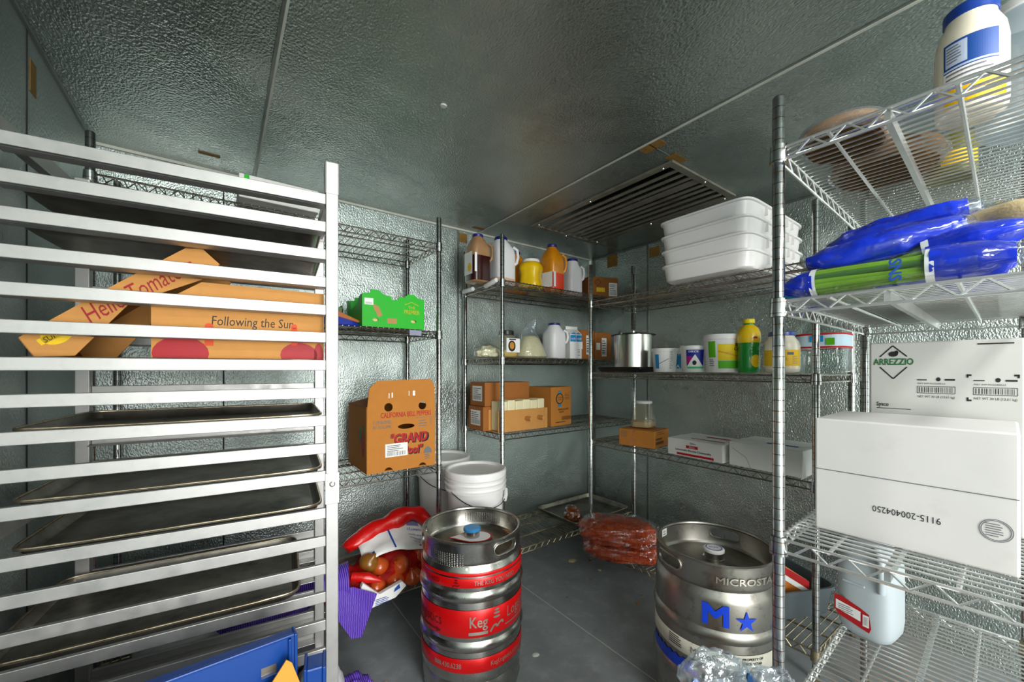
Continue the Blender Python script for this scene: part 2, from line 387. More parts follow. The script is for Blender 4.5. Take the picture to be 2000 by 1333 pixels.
def blob(seed, rx, ry, rz, amp=.12, freq=2.2, sub=4, flat=.35, e=1.0):
    bm = bmesh.new(); bmesh.ops.create_icosphere(bm, subdivisions=sub, radius=1)
    off = Vector((seed*7.3, seed*3.1, seed*1.7))
    for v in bm.verts:
        p = v.co.copy(); d = noise.noise(p*freq+off)*amp+noise.noise(p*freq*2.7+off)*amp*.5
        p = p*(1+d)
        if e != 1: p = Vector([math.copysign(abs(c)**e, c) for c in p])
        x, y, z = p.x*rx, p.y*ry, p.z*rz
        z = max(z, -rz*flat); v.co = (x, y, z+rz*flat)
    b = MB(); b.add([v.co[:] for v in bm.verts], [[v.index for v in f.verts] for f in bm.faces]); bm.free(); return b

# ------------------------------------------------------------------ the room
XL, XR, YF, YB, HC = -.42, 2.525, -3.35, 2.305, 2.14
struct(MB().box(XL-.1, XR+.1, YF-.1, YB+.1, -.1, 0).build('floor', m_floor))
GX0, GX1, GY0, GY1 = 1.62, 2.17, 1.005, 1.955
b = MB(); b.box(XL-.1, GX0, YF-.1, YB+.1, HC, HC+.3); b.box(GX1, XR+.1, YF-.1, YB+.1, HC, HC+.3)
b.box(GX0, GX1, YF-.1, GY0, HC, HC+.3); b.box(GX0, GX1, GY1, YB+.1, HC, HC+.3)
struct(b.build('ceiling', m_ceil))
struct(MB().box(XL-.1, XR+.1, YB, YB+.1, 0, HC).build('wall_back', m_wall))
struct(MB().box(XR, XR+.1, YF-.1, YB, 0, HC).build('wall_right', m_wallr))
struct(MB().box(XL-.1, XL, YF-.1, YB, 0, HC).build('wall_left', m_wall))
b = MB(); b.box(XL, -.36, YF-.1, YF, 0, HC); b.box(1.1, XR, YF-.1, YF, 0, HC); b.box(-.36, 1.1, YF-.1, YF, 2.05, HC)
struct(b.build('wall_front', m_wall))
struct(MB().box(GX0, GX1, GY0, GY1, HC+.27, HC+.3).build('trim_1', m_dark))  # near-black plate paints the shade seen through the grille openings
def seam(i, x0, x1, y0, y1, z0, z1, m=m_seam): struct(MB().box(x0, x1, y0, y1, z0, z1).build('trim_%d' % i, m, bevel=.001))
seam(2, 1.402, 1.414, YF, YB, HC-.003, HC, m_caulk); seam(3, 1.393, 1.402, YF, YB, HC-.0015, HC)
seam(4, .125, .134, YF, YB, HC-.003, HC); seam(5, .134, .141, .9, YB, HC-.0015, HC, m_caulk)
seam(6, 1.245, 1.262, YB-.003, YB, 0, HC, m_seam); seam(7, .01, .016, YB-.002, YB, 0, HC, m_ink)
seam(8, XR-.003, XR, 1.745, 1.76, 0, HC); seam(9, XR-.003, XR, .52, .53, 0, HC)
seam(10, XL, XL+.002, 1.632, 1.637, 0, HC, m_ink)
seam(11, 1.414, GX0, .975, .98, HC-.0015, HC); seam(12, GX1, XR, 1.975, 1.98, HC-.0015, HC)
seam(13, XL, XR, YB-.012, YB, HC-.012, HC, m_caulk); seam(14, XR-.01, XR, YF, YB, HC-.01, HC)
seam(15, XL, XL+.01, YF, YB, HC-.01, HC)
seam(16, 1.365, 1.3705, YF, YB, 0, .0012, m_caulk); seam(17, .7255, .7305, YF, YB, 0, .001, m_caulk)
# coved corner strip between the back and right walls
cv = MB(); r = .05; pts = [(XR-r+r*math.cos(a), YB-r+r*math.sin(a)) for a in [PI/2*k/8 for k in range(9)]]
cv.prism(pts+[(XR, YB)], 0, HC-.001, 'xy'); struct(cv.build('trim_18', m_seam, smooth=60))
# brown adhesive left at the panel joints
k = 19
for (x0, x1, y0, y1, z0, z1) in [(1.263, 1.325, YB-.002, YB, 2.055, 2.115), (1.32, 1.40, 2.2, 2.235, HC-.0015, HC), (XR-.002, XR, 1.655, 1.74, 2.03, 2.1),
        (XR-.002, XR, 2.03, 2.13, 2.035, 2.13), (-.075, .0, 2.13, 2.155, HC-.0015, HC),
        (1.415, 1.47, .93, 1.03, HC-.0015, HC), (1.56, 1.66, .95, 1.0, HC-.0016, HC), (XL, XL+.002, 1.655, 1.70, 1.98, 2.07)]:
    seam(k, x0, x1, y0, y1, z0, z1, m_glue); k += 1
# lamp on the ceiling behind the photographer's head height
L_ = thing('ceiling_lamp', 'long white ceiling lamp behind the photographer', 'lamp', (.75, -.45, HC), 0)
MB().box(-.6, .6, -.1, .1, -.025, -.0005).build('lamp_housing', m_white, L_, bevel=.005)

# evaporator grille in the ceiling
g = thing('ceiling_grille', 'dark slatted metal grille set into the ceiling near the corner', 'grille', (1.6, .985, HC), 0)
W_, D_ = .59, .99
b = MB(); b.box(0, W_, 0, .035, -.012, -.0005); b.box(0, W_, D_-.035, D_, -.012, -.0005); b.box(0, .035, .035, D_-.035, -.012, -.0005); b.box(W_-.035, W_, .035, D_-.035, -.012, -.0005)
b.build('grille_frame', m_vent, g, bevel=.002)
xs = [.035+i*.0578 for i in range(1, 9)]
for i, x in enumerate(xs):
    wd = .046 if i == 3 else .018
    MB().add([(x-wd/2, .035, -.008), (x+wd/2, .035, -.012), (x+wd/2, D_-.035, -.012), (x-wd/2, D_-.035, -.008)], [(0, 1, 2, 3)]).build('slat', m_vent, g, solid=.004)
for x, y in [(.02, .06), (.02, .5), (.02, .93), (.57, .05), (.57, .5), (.57, .94), (.3, .975), (.3, .014)]:
    MB().lathe([(.006, -.012), (.005, -.016), (.002, -.018)], 10, x, y).build('screw', m_silver, g, smooth=30)
# small ceiling spot of caulk
tag(MB().lathe([(.01, -.004), (.013, 0)], 9).build('caulk_dab', m_caulk, loc=(.629, 1.26, HC-.0005)), 'small pale dab of caulk on the ceiling', 'dab')

# ------------------------------------------------------------------ wire shelving
def wire_unit(label, loc, rotz, Ln, Dp, H, shelves, mw, group='wire shelving units', rods=2):
    t = thing('wire_shelving_unit', label, 'shelving', loc, rotz, group)
    for px_, py_ in ((0, 0), (Ln, 0), (Ln, Dp), (0, Dp)):
        p = MB(); p.lathe([(.0127, .02), (.0127, H-.004), (.0105, H)], 16, px_, py_)
        po = p.build('post', m_chrome, t, smooth=40)
        MB().lathe([(.016, 0), (.016, .006), (.006, .009), (.006, .022)], 14, px_, py_).build('foot', m_wire3, po, smooth=40)
        for z in shelves:
            MB().lathe([(.0185, z-.044), (.0165, z-.002), (.0128, z)], 16, px_, py_).build('collar', m_chrome if z > .5 else m_wire3, po, smooth=40)
    for z in shelves:
        s = MB(); zt = z-.008; zb = z-.036; rr = .0034; zr = .0024 if rods < 3 else .0031
        m_ = m_wire3 if z < .25 else mw
        def side(p, q):
            p = Vector(p); q = Vector(q); l = (q-p).length; d = (q-p)/l; a = p+d*.014; c = q-d*.014
            s.tube([(a.x, a.y, zt), (c.x, c.y, zt)], rr); s.tube([(a.x, a.y, zb), (c.x, c.y, zb)], rr)
            n = max(3, round((l-.06)/(.052 if rods < 3 else .064))); st = (l-.06)/n; P = []
            for i in range(n+1):
                P += [p+d*(.03+st*i)]
            pts = []
            for i in range(n):
                A, B = P[i], P[i+1]; M = (A+B)/2
                pts += [(A.x, A.y, zb), (M.x, M.y, zt)]
            pts.append((P[-1].x, P[-1].y, zb)); s.tube(pts, zr, 5)
        side((0, 0, 0), (Ln, 0, 0)); side((0, Dp, 0), (Ln, Dp, 0)); side((0, 0, 0), (0, Dp, 0)); side((Ln, 0, 0), (Ln, Dp, 0))
        n = int((Ln-.05)/.0254)
        for i in range(n+1):
            x = .025+(Ln-.05)*i/n; s.tube([(x, -.003, z-.004), (x, Dp+.003, z-.004)], .0022 if rods < 3 else .0027, 5)
        for i in range(rods):
            y = Dp*(i+1)/(rods+1)
            if rods > 2 and i == 1: s.box(0, Ln, y-.005, y+.005, z-.032, z-.0065)
            else: s.tube([(.0, y, z-.011), (Ln, y, z-.011)], .004, 6)
        s.build('wire_shelf', m_, t, smooth=50)
    return t
u1 = wire_unit('chrome wire shelving unit against the back wall behind the pan rack, holding the green box', (-.336, 1.83, 0), 0, 1.224, .42, 1.98, [.19, .738, 1.412, 1.855], m_wire)
u2 = wire_unit('chrome wire shelving unit in the back corner, holding the milk and condiment jugs', (1.283, 1.838, 0), 0, 1.18, .42, 1.98, [.172, .852, 1.288, 1.728], m_wire)
u3 = wire_unit('chrome wire shelving unit along the right wall, holding the white tubs and steel pot', (1.898, 1.736, 0), math.atan2(-1.191, -.023), 1.191, .432, 1.88, [.12, .778, 1.20, 1.652], m_wire)
a4 = math.atan2(.036, .893)
u4 = wire_unit('nearest wire shelving unit at the right, holding the big white boxes', (1.0745, .006, 0), a4, .894, .375, 1.857, [.39, .826, 1.384, 1.743], m_wire2, rods=3)
def U3(lx, ly, z):                 # point in the right-wall unit: lx along its front edge from the back post, ly depth
    a = math.atan2(-1.191, -.023); return (1.898+math.cos(a)*lx-math.sin(a)*ly, 1.736+math.sin(a)*lx+math.cos(a)*ly, z)
A3 = math.atan2(-1.191, -.023)
def U4(lx, ly, z): return (1.074+math.cos(a4)*lx-math.sin(a4)*ly, .024+math.sin(a4)*lx+math.cos(a4)*ly, z)
S11, S12, S13, S14 = .191, .739, 1.413, 1.856
S21, S22, S23, S24 = .173, .853, 1.289, 1.729
S31, S32, S33, S34 = .121, .779, 1.201, 1.653
S41, S42, S43, S44 = .391, .827, 1.385, 1.744

# ------------------------------------------------------------------ pan rack
RA = math.radians(-6.55); RO = (-.385, 1.264); RL, RW = .64, .47
rack = thing('sheet_pan_rack', 'aluminium sheet pan rack with many runners standing at the left', 'rack', (*RO, 0), RA)
def RK(lx, ly, z=0): return (RO[0]+math.cos(RA)*lx-math.sin(RA)*ly, RO[1]+math.sin(RA)*lx+math.cos(RA)*ly, z)
RZ = [1.684-.0761*i for i in range(11)]+[.821-.0767*i for i in range(9)]
for sx in (0, RL):
    for sy in (0, RW):
        sgn = -1 if sy == 0 else 1
        p = MB(); p.box(sx-.016, sx+.016, sy-.014, sy+.014, .1, 1.72); po = p.build('post', m_alu, rack, bevel=.002)
        MB().box(sx-.0185, sx+.0185, sy-.0165, sy+.0165, 1.70, 1.79).build('post_cap', m_alu, po, bevel=.004)
        # splice plate with a bolt half way up
        MB().box(sx-.018, sx+.018, sy+sgn*.0140, sy+sgn*.0165, .845, .93).build('splice_plate', m_alu, po, bevel=.001)
        bo = MB(); bo.lathe([(.008, 0), (.0075, .003), (.004, .005)], 14); bo.build('bolt', m_silver, po, smooth=30, loc=(sx, sy+sgn*.0165, .9), rot=(PI/2*(1 if sgn < 0 else -1), 0, 0))
        cs = MB(); cs.lathe([(.045, -.014), (.05, -.010), (.05, .010), (.045, .014)], 24)
        c_ = cs.build('caster_wheel', m_ink, rack, smooth=40, loc=(.04 if sx == 0 else sx-.04, sy, .05), rot=(PI/2, 0, 0))
        MB().box(sx-.02, sx+.02, sy-.024, sy+.024, .085, .102).build('caster_plate', m_alu, rack)
for side_ in (0, 1):
    for z in RZ:
        r_ = MB(); yy = 0 if side_ == 0 else RW; s = 1 if side_ == 0 else -1
        y0, y1 = sorted((yy-s*.013, yy-s*.001)); r_.box(.016, RL-.016, y0, y1, z-.014, z+.014)
        y0, y1 = sorted((yy-s*.001, yy+s*.034)); r_.box(.016, RL-.016, y0, y1, z-.014, z-.011)
        r_.build('runner', m_alu, rack, bevel=.0015)
for sx in (0, RL):
    for z in (1.73, .14, .88):
        c_ = MB(); c_.box(sx-.012, sx+.012, .014, RW-.014, z-.02, z+.02); c_.build('cross_bar', m_alu, rack, bevel=.002) if (sx == 0 or z != .88) else None

def sheet_pan(label, loc, rotz, w_, d_, group=None, h=.025):
    t = thing('sheet_pan', label, 'baking pan', loc, rotz, group)
    R = [(0.0, w_/2-.02, d_/2-.02, 14), (.006, w_/2-.012, d_/2-.012, 14), (h-.002, w_/2-.006, d_/2-.006, 14), (h, w_/2, d_/2, 14), (h-.004, w_/2+.0005, d_/2+.0005, 14), (h-.005, w_/2-.003, d_/2-.003, 14)]
    b = MB(); b.loft([(z, a, c, e) for z, a, c, e in R], 64, cap=False)
    n = 64; b.f.append(list(range(n))); b.mi.append(0)
    b.build('tray', m_pan, t, smooth=35, solid=.0012)
    rm = MB(); pts = []
    for k2 in range(64):
        tt = 2*PI*(k2+.5)/64; c, s = math.cos(tt), math.sin(tt); e = 14
        pts.append(((w_/2-.002)*math.copysign(abs(c)**(2/e), c), (d_/2-.002)*math.copysign(abs(s)**(2/e), s), h-.001))
    rm.tube(pts, .0035, 6, closed=True); rm.build('rolled_rim', m_rim, t, smooth=60)
    return t
pan_lab = {1: 'dark sheet pan in the uppermost filled slot of the rack', 2: 'dark sheet pan one slot under the uppermost pan', 6: 'sheet pan carrying the tomato carton in the rack',
           8: 'stained sheet pan in the first slot below the tomato carton', 10: 'clean grey sheet pan between two brown-rimmed pans', 11: 'brown-rimmed sheet pan just below the rack splice plate',
           14: 'lowest sheet pan, pushed to the left so its right rim shows'}
for i, lb in pan_lab.items():
    lx = RL/2 if i != 14 else RL/2-.055
    sheet_pan(lb, RK(lx, RW/2, RZ[i]-.0105), RA, .60, .424, 'sheet pans in the rack')

# ------------------------------------------------------------------ cartons
def carton(name, label, loc, rotz, w_, d_, h_, m=None, open_top=False, group=None, cat='box', rot=None, flaps=(), tape=True, holes=None):
    """front faces local -Y, origin at the middle of the base"""
    m = m or m_card; t = thing(name, label, cat, loc, rotz, group, rot=rot)
    b = MB(); x, y, th = w_/2, d_/2, .004
    if open_top:
        b.box(-x, x, -y, y, 0, th); b.box(-x, x, -y, -y+th, th, h_); b.box(-x, x, y-th, y, th, h_); b.box(-x, -x+th, -y+th, y-th, th, h_); b.box(x-th, x, -y+th, y-th, th, h_)
        o = b.build('carton_body', m, t)
    else:
        b.box(-x, x, -y, y, 0, h_); o = b.build('carton_body', m, t, bevel=.004)
        if tape:
            MB().box(-x, x, -.02, .02, h_+.0002, h_+.0008).build('tape', m_tape if m not in (m_cardw, m_cardg) else m_cardw, t)
    for f in flaps: # (side, length, angle above horizontal)
        sd, l, a = f; fb = MB(); c, s = math.cos(a), math.sin(a)
        if sd == 'f': fb.add([(-x, -y, h_), (x, -y, h_), (x-.01, -y-l*c, h_+l*s), (-x+.01, -y-l*c, h_+l*s)], [(0, 1, 2, 3)])
        if sd == 'b': fb.add([(-x, y, h_), (x, y, h_), (x-.01, y+l*c, h_+l*s), (-x+.01, y+l*c, h_+l*s)], [(0, 1, 2, 3)])
        if sd == 'l': fb.add([(-x, -y, h_), (-x, y, h_), (-x-l*c, y-.01, h_+l*s), (-x-l*c, -y+.01, h_+l*s)], [(0, 1, 2, 3)])
        if sd == 'r': fb.add([(x, -y, h_), (x, y, h_), (x+l*c, y-.01, h_+l*s), (x+l*c, -y+.01, h_+l*s)], [(0, 1, 2, 3)])
        fb.build('flap', m, t, solid=.004)
    return t
def sticker(parent, mp, u, v, w_, h_, seed=1, name='shipping_label', lines=4):
    Print(mp).rect(u-w_/2, v-h_/2, u+w_/2, v+h_/2).done(name, m_paper, parent, 'white printed label')
    mp2 = lambda a, b: mp(a, b)+ (mp(0, 0)-mp(0, 0))
    p = Print(lambda a, b: mp(a, b) + off)
    O = mp(u, v); off = (mp(u+.01, v)-O).cross(mp(u, v+.01)-O).normalized()*.0005
    p.bars(u-w_*.42, v-h_*.42, u+w_*.42, v-h_*.12, seed).lines(u-w_*.42, v+h_*.32, u+w_*.4, lines, h_*.13, h_*.04, seed)
    p.done('barcode', m_ink, parent)

# tomato cartons in the rack
tb = carton('tomato_carton', 'open tomato carton with drawn red tomatoes, sitting level in the pan rack', RK(.436, .235, 1.2205), RA, .372, .40, .145, m_card2, open_top=True, group='tomato cartons')
fl = MB(); fl.prism([(-.186, .145), (.186, .145), (.186, .21), (-.09, .214)], -.2, -.196); fl.build('flap', m_card2, tb)
mp = front(-.2, 0, 0)
def squig(p, pts, wd=.0016): p.line(pts, wd)
p = Print(mp).text('Following the Sun', .02, .118, .034, shear=.1, cond=.75); p.done('lettering', m_ink, tb)
for cx, rr in ((-.13, .055), (.125, .045), (.1735, .045)): Print(mp).ell(cx, .035, rr if cx < .17 else .012, rr*.75).done('tomato_drawing', mat('tomato_red', 'a80f1c', .55), tb, 'red tomato drawing')
p = Print(face((0, -.2, 0), eps=.0013))
for cx in (-.13, .125):
    for a in (-1.0, -.5, .1, .7, 1.3): p.poly([(cx, .075), (cx+.035*math.sin(a)-.004, .072+.02*math.cos(a)), (cx+.035*math.sin(a), .066+.02*math.cos(a))])
    p.line([(cx, .07), (cx+.004, .095)], .005)
p.done('leaf_drawing', m_inkg, tb)
p = Print(face((0, -.2, 0), eps=.0013)).rect(-.084, .055, -.066, .1).rect(.106, .062, .12, .11).ell(-.075, .103, .009).ell(.113, .113, .007); p.done('bottle_drawing', mat('orange_ink', 'd94a18', .6), tb)
out = [(.032, 1.285), (.19, 1.42), (.31, 1.517), (.345, 1.522), (.381, 1.487), (.344, 1.443), (.208, 1.372), (.117, 1.247), (.055, 1.244)]
tb2 = thing('tomato_carton', 'tomato carton tipped up on its end against the level one in the rack', 'box', RK(0, 0, 0), RA, 'tomato cartons')
MB().prism(out, .05, .054).build('side_panel', m_card2, tb2)
MB().prism([(x_, z_) for x_, z_ in out], .30, .304).build('side_panel', m_card2, tb2)
w1 = MB()
for A_, B_ in ((out[8], out[0]), (out[0], out[1]), (out[1], out[2]), (out[2], out[3])): w1.add([(A_[0], .054, A_[1]), (B_[0], .054, B_[1]), (B_[0], .30, B_[1]), (A_[0], .30, A_[1])], [(0, 1, 2, 3)])
w1.build('carton_base', m_cardin, tb2, solid=.003)
ra = math.atan2(.125, .165)
mpd = lambda u, v: Vector((.207+u*math.cos(ra)-v*math.sin(ra), .0492, 1.39+u*math.sin(ra)+v*math.cos(ra)))
Print(mpd).text('Hello Tomatoes', .026, .0, .056, shear=.3, cond=.66).done('lettering', mat('handwriting_red', '9c1a1e', .6), tb2)
mps = lambda u, v: mpd(u-.152, v-.006)
Print(mps).ell(0, 0, .028, .02).rect(-.034, -.006, .034, .008).done('sun_logo', m_inky, tb2)
Print(lambda u, v: mps(u, v)+Vector((0, -.0005, 0))).text('SUNSET', 0, 0, .015, shear=.2).done('lettering', m_ink, tb2)

# white carton on the very top of unit 1
t = carton('carton', 'white carton with a green mark on the top shelf behind the rack', (.19, 1.905, S14), 0, .27, .26, .088, m_cardw)
Print(front(-.13)).rect(-.118, .042, -.102, .086).done('green_mark', m_green, t)
p = Print(front(-.13)).lines(.08, .07, .13, 3, .008, .003); p.bars(-.06, .045, -.01, .075, 4); p.done('lettering', mat('brown_ink', '9c6a40', .7), t)

# green pepper box
gb = thing('produce_box', 'bright green produce box with cut-out handles on the second shelf', 'box', (.668, 1.985, S13), 0)
W2, D2 = .30, .27; x, y = W2/2, D2/2
prof = [(-x, 0), (x, 0), (x, .148), (x-.035, .152), (x-.05, .168), (x-.085, .166), (x-.1, .150), (x-.13, .149), (x-.131, .134), (x-.165, .132), (x-.166, .147), (x-.2, .152), (x-.225, .172), (x-.262, .172), (x-.263, .156), (-x, .15)]
def slot(cx, cz, a, c_, y0, y1):
    cb = MB(); cb.prism([(cx+a*math.cos(2*PI*k2/16), cz+c_*math.sin(2*PI*k2/16)) for k2 in range(16)], y0, y1); return cb
fr_ = MB().prism(prof, -y, -y+.005).build('front_panel', m_green, gb)
carve(fr_, [slot(-.09, .033, .014, .008, -y-.02, -y+.03), slot(.095, .037, .014, .008, -y-.02, -y+.03)])
MB().prism(prof, y-.005, y).build('back_panel', m_green, gb)
for s in (-1, 1):
    MB().prism([(-y+.005, 0), (y-.005, 0), (y-.005, .15), (y-.06, .14), (y-.08, .1), (-y+.08, .1), (-y+.06, .14), (-y+.005, .15)], s*x-(.0 if s < 0 else .005), s*x+(.005 if s < 0 else 0), 'yz').build('side_panel', m_green, gb)
MB().box(-x+.005, x-.005, -y+.005, y-.005, 0, .004).build('box_base', m_cardin, gb)
mp = front(-y)
Print(mp).rect(-.14, .1, -.1, .13).done('shipping_label', m_paper, gb)
Print(face((0, -y, 0), eps=.0012)).bars(-.135, .103, -.105, .112, 5).done('barcode', m_inkgrey, gb)
p = Print(mp).poly([(-.098, .105), (-.075, .095), (-.058, .055), (-.078, .045), (-.1, .09)])
p.done('state_map', mat('bare_card_print', 'b88a55', .7), gb, 'bare brown printed patch'); Print(mp).rect(-.035, .02, .01, .044).done('printed_patch', MATS['bare_card_print'], gb)
Print(mp).text('THE', .085, .103, .02, bold=.01).text('PREMIER', .085, .08, .028, bold=.015, cond=.75).line([(.05, .115), (.085, .13), (.12, .115)], .003).done('lettering', mat('olive_gold_ink', 'b8b51c', .6), gb)
m_pep = mat('pale_pepper', 'd8c98a', .4)
for i, (dx, dy) in enumerate([(-.08, -.09), (.095, -.09), (-.01, -.05), (.06, .04), (-.06, .05)]):
    o = blob(i+3, .038, .036, .035, .06, 1.5, 3, .8).build('squash', m_pep, smooth=60, loc=(.668+dx, 1.985+dy, S13+.005))
    tag(o, ['pale squash seen through the left hand hole of the green box', 'pale squash seen through the right hand hole of the green box', 'pale squash in the middle of the green box', 'pale squash at the right back of the green box', 'pale squash at the left back of the green box'][i], 'vegetable', 'pale squashes in the green box')
# things left of the green box
t = thing('snack_packet', 'blue and orange foil packet lying left of the green box', 'packet', (.425, 1.95, S13), .3)
b = MB(); b.prism([(-.075, .0), (.075, .0), (.075, .012), (-.075, .075)], -.08, .08); b.build('pouch', mat('blue_foil', '1c2f9a', .3), t, bevel=.006)
b = MB(); b.prism([(-.076, .045), (.07, .018), (.075, .028), (-.076, .077)], -.082, .082); b.build('printed_band', mat('orange_foil', 'b06a3c', .35), t, bevel=.003)
t = thing('small_carton', 'small open green carton behind the foil packet', 'box', (.43, 2.13, S13), 0)
b = MB(); b.box(-.06, .06, -.05, -.046, 0, .11); b.box(-.06, .06, .046, .05, 0, .13); b.box(-.06, -.056, -.05, .05, 0, .12); b.box(.056, .06, -.05, .05, 0, .12); b.box(-.06, .06, -.05, .05, 0, .004); b.build('carton_body', mat('dull_green_card', '5d7a55', .7), t)
Print(front(-.05)).rect(-.02, .03, .04, .08).done('yellow_print', m_inky, t)
tag(MB().box(-.03, .03, -.004, 0, -.033, -.008).build('shelf_tag', mat('grey_tag', '8c90a8', .5), loc=(.76, 1.822, S13)), 'small grey tag clipped to the shelf edge under the green box', 'tag')

# bell pepper box
bp_ = thing('pepper_box', 'tall brown bell pepper box with raised front flap', 'box', (.70, 1.985, S12), 0)
W2, D2, H2 = .335, .31, .30; x, y = W2/2, D2/2
prof = [(-x, 0), (x, 0), (x, H2), (x-.003, H2+.095), (x-.025, H2+.13), (-x+.05, H2+.125), (-x+.012, H2+.09), (-x+.002, H2)]
fr_ = MB().prism(prof, -y, -y+.005).build('front_panel', m_card, bp_)
carve(fr_, [slot(-.068, H2, .02, .02, -y-.02, -y+.03), slot(.1, H2, .02, .02, -y-.02, -y+.03), slot(.018, .205, .042, .012, -y-.02, -y+.03), slot(-.068, 0, .021, .02, -y-.02, -y+.03), slot(.1, 0, .021, .02, -y-.02, -y+.03)])
b = MB(); b.box(-x, x, y-.005, y, 0, H2); b.box(-x, -x+.005, -y+.005, y-.005, 0, H2); b.box(x-.005, x, -y+.005, y-.005, 0, H2); b.box(-x+.005, x-.005, -y+.005, y-.005, 0, .005); b.build('carton_body', m_card, bp_)
MB().add([(-x, -y+.01, H2), (-x, y, H2), (-x+.12, y-.01, H2+.03), (-x+.12, -y+.02, H2+.03)], [(0, 1, 2, 3)]).build('flap', m_card3, bp_, solid=.004)
mp = front(-y)
Print(mp).text('CALIFORNIA BELL PEPPERS', .02, .262, .034, bold=.012, cond=.62).text('"GRAND', .032, .148, .061, bold=.03, cond=.78, shear=.15).text('Pool"', .05, .09, .052, bold=.03, cond=.8, shear=.15).done('lettering', m_inkr, bp_, 'red lettering')
Print(front(-y, .003, -.004, .0002)).text('"GRAND', .032, .148, .064, bold=.05, cond=.78, shear=.15).text('Pool"', .05, .09, .055, bold=.05, cond=.8, shear=.15).done('lettering_shadow', m_ink, bp_)
p = Print(mp).text('1 1/9 BUSHEL', -.098, .231, .021, cond=.7, bold=.01).text('BY VOLUME', -.098, .209, .021, cond=.75, bold=.01).text('PRODUCE OF U.S.A.', .115, .242, .011).lines(.08, .225, .135, 3, .013, .004).line([(.14, .205), (.14, .235), (.148, .235), (.148, .205), (.14, .205)], .0015)
p.poly([(.105, .065), (.15, .065), (.145, .085), (.127, .098), (.11, .085)]).lines(.112, .055, .145, 3, .009, .004); p.done('lettering', m_inkgrey, bp_)
sticker(bp_, face((0, -y, 0), eps=.0016), -.03, .098, .108, .062, 7)
mpl = face((-x, 0, 0), (0, -1, 0), (0, 0, 1)); mpl = lambda a, b: Vector((-x-.001, -a, b))
Print(mpl).ell(.1, .13, .022, .06).done('pepper_drawing', m_inkr, bp_); Print(mpl).ell(.05, .17, .018, .04).ell(.11, .2, .012, .02).done('pepper_drawing', m_inkg, bp_)
Print(front(-y)).rect(-.068, .342, -.064, .366).rect(-.054, .344, -.048, .368).rect(.03, .35, .033, .374).rect(.05, .35, .062, .374).done('pen_marks', m_paper, bp_)

# ------------------------------------------------------------------ jars, jugs, tubs
def cap(parent, z, r, h, m, cx=0, cy=0, name='cap'):
    b = MB(); b.lathe([(r*.96, z), (r, z+.002), (r, z+h-.003), (r*.93, z+h)], 28, cx, cy); return b.build(name, m, parent, smooth=35)
m_cap = mat('navy_cap', '14206e', .35); m_capblk = mat('black_cap', '17181a', .35)
def jug(name, label, loc, rotz, w_, h_, m, capm, liquid=None, lm=None, capr=.036, group=None, handle=True, e=4, cat='jug', neck=.82):
    t = thing(name, label, cat, loc, rotz, group); a = w_/2
    rg = [(0, a*.9, a*.9, e), (.008, a, a, e), (h_*.62, a, a, e), (h_*.72, a*.97, a*.97, e*.9), (h_*.84, a*.75, a*.75, 2.6), (h_*.92, capr*1.05, capr*1.05, 2), (h_*.945, capr*.9, capr*.9, 2), (h_*.96, capr*.9, capr*.9, 2)]
    b = MB(); b.loft(rg, 40); body = b.build('jug_body', m, t, smooth=50)
    cap(t, h_*.945, capr, h_*.06, capm)
    if liquid:
        s = .985; l = MB(); l.loft([(.004, a*.88*s, a*.88*s, e), (.010, a*s*.985, a*s*.985, e), (liquid, a*s*.985, a*s*.985, e)], 40); plabel(l.build('contents', lm, t, smooth=50), 'contents of the jug')
    if handle:
        b = MB(); b.tube([(a*.72, -a*.75, h_*.80), (a*.95, -a*.98, h_*.74), (a*1.0, -a*1.02, h_*.6), (a*.9, -a*.95, h_*.47), (a*.8, -a*.8, h_*.44)], .009, 8); b.build('handle', m, t, smooth=60)
    return t
m_milk = mat('milky_plastic', 'e8e8ea', .35, sss=.1); m_milk2 = mat('milky_plastic_residue', 'e2dcd4', .4)
m_bbqres = mat('sauce_streaked_plastic', 'a07a55', .3, noise_amt=.35, nscale=18, coat=.4); m_bbq = mat('barbecue_sauce', '35100e', .2, coat=.6)
m_orange = mat('orange_residue_plastic', 'd98a10', .25, noise_amt=.25, nscale=16, coat=.5); m_hot = mat('hot_sauce', 'e0380a', .25, coat=.5)
Y2 = 2.0
# unit 2, top shelf
def put2(p0, p1, Y): X0, t0 = onY(p0, Y); X1, t1 = onY(p1, Y); return (X0+X1)/2, (X1-X0)
def U2x(px, Y): return onY(px, Y)[0]
VA = math.atan2(-1, -1)  # toward the photographer
j = jug('sauce_jug', 'brown barbecue sauce jug with a navy cap, leftmost on the corner shelf', (U2x(933, 2.02), 2.02, S24), .0, .128, .285, m_bbqres, m_cap, .155, m_bbq, .033, 'condiment jugs on the corner unit top shelf')
j.children[0] if False else None
bb = MB(); bb.loft([(.006, .0645, .0645, 4), (.15, .0648, .0648, 4)], 40, cap=False); bb.build('sauce_level', m_bbq, j, smooth=50)
Print(face((-.0655, 0, 0), (0, -1, 0), (0, 0, 1), .001)).rect(-.04, .04, .05, .17).done('label', m_paper, j); Print(face((-.0655, 0, 0), (0, -1, 0), (0, 0, 1), .002)).ell(.02, .08, .02, .025).done('label_picture', m_inky, j)
Print(front(-.0655)).rect(-.06, .05, -.045, .16).done('label', m_paper, j)
j = jug('white_jug', 'large white jug with a navy cap behind the front post of the corner unit', (U2x(981, 1.99)+.01, 2.02, S24), .1, .15, .30, m_milk, m_cap, None, None, .04, 'condiment jugs on the corner unit top shelf')
bb = MB(); bb.loft([(.009, .0755, .0755, 4), (.04, .0756, .0756, 4)], 40, cap=False); bb.build('pink_residue', mat('pink_dressing', 'd9b39b', .4), j, smooth=50)
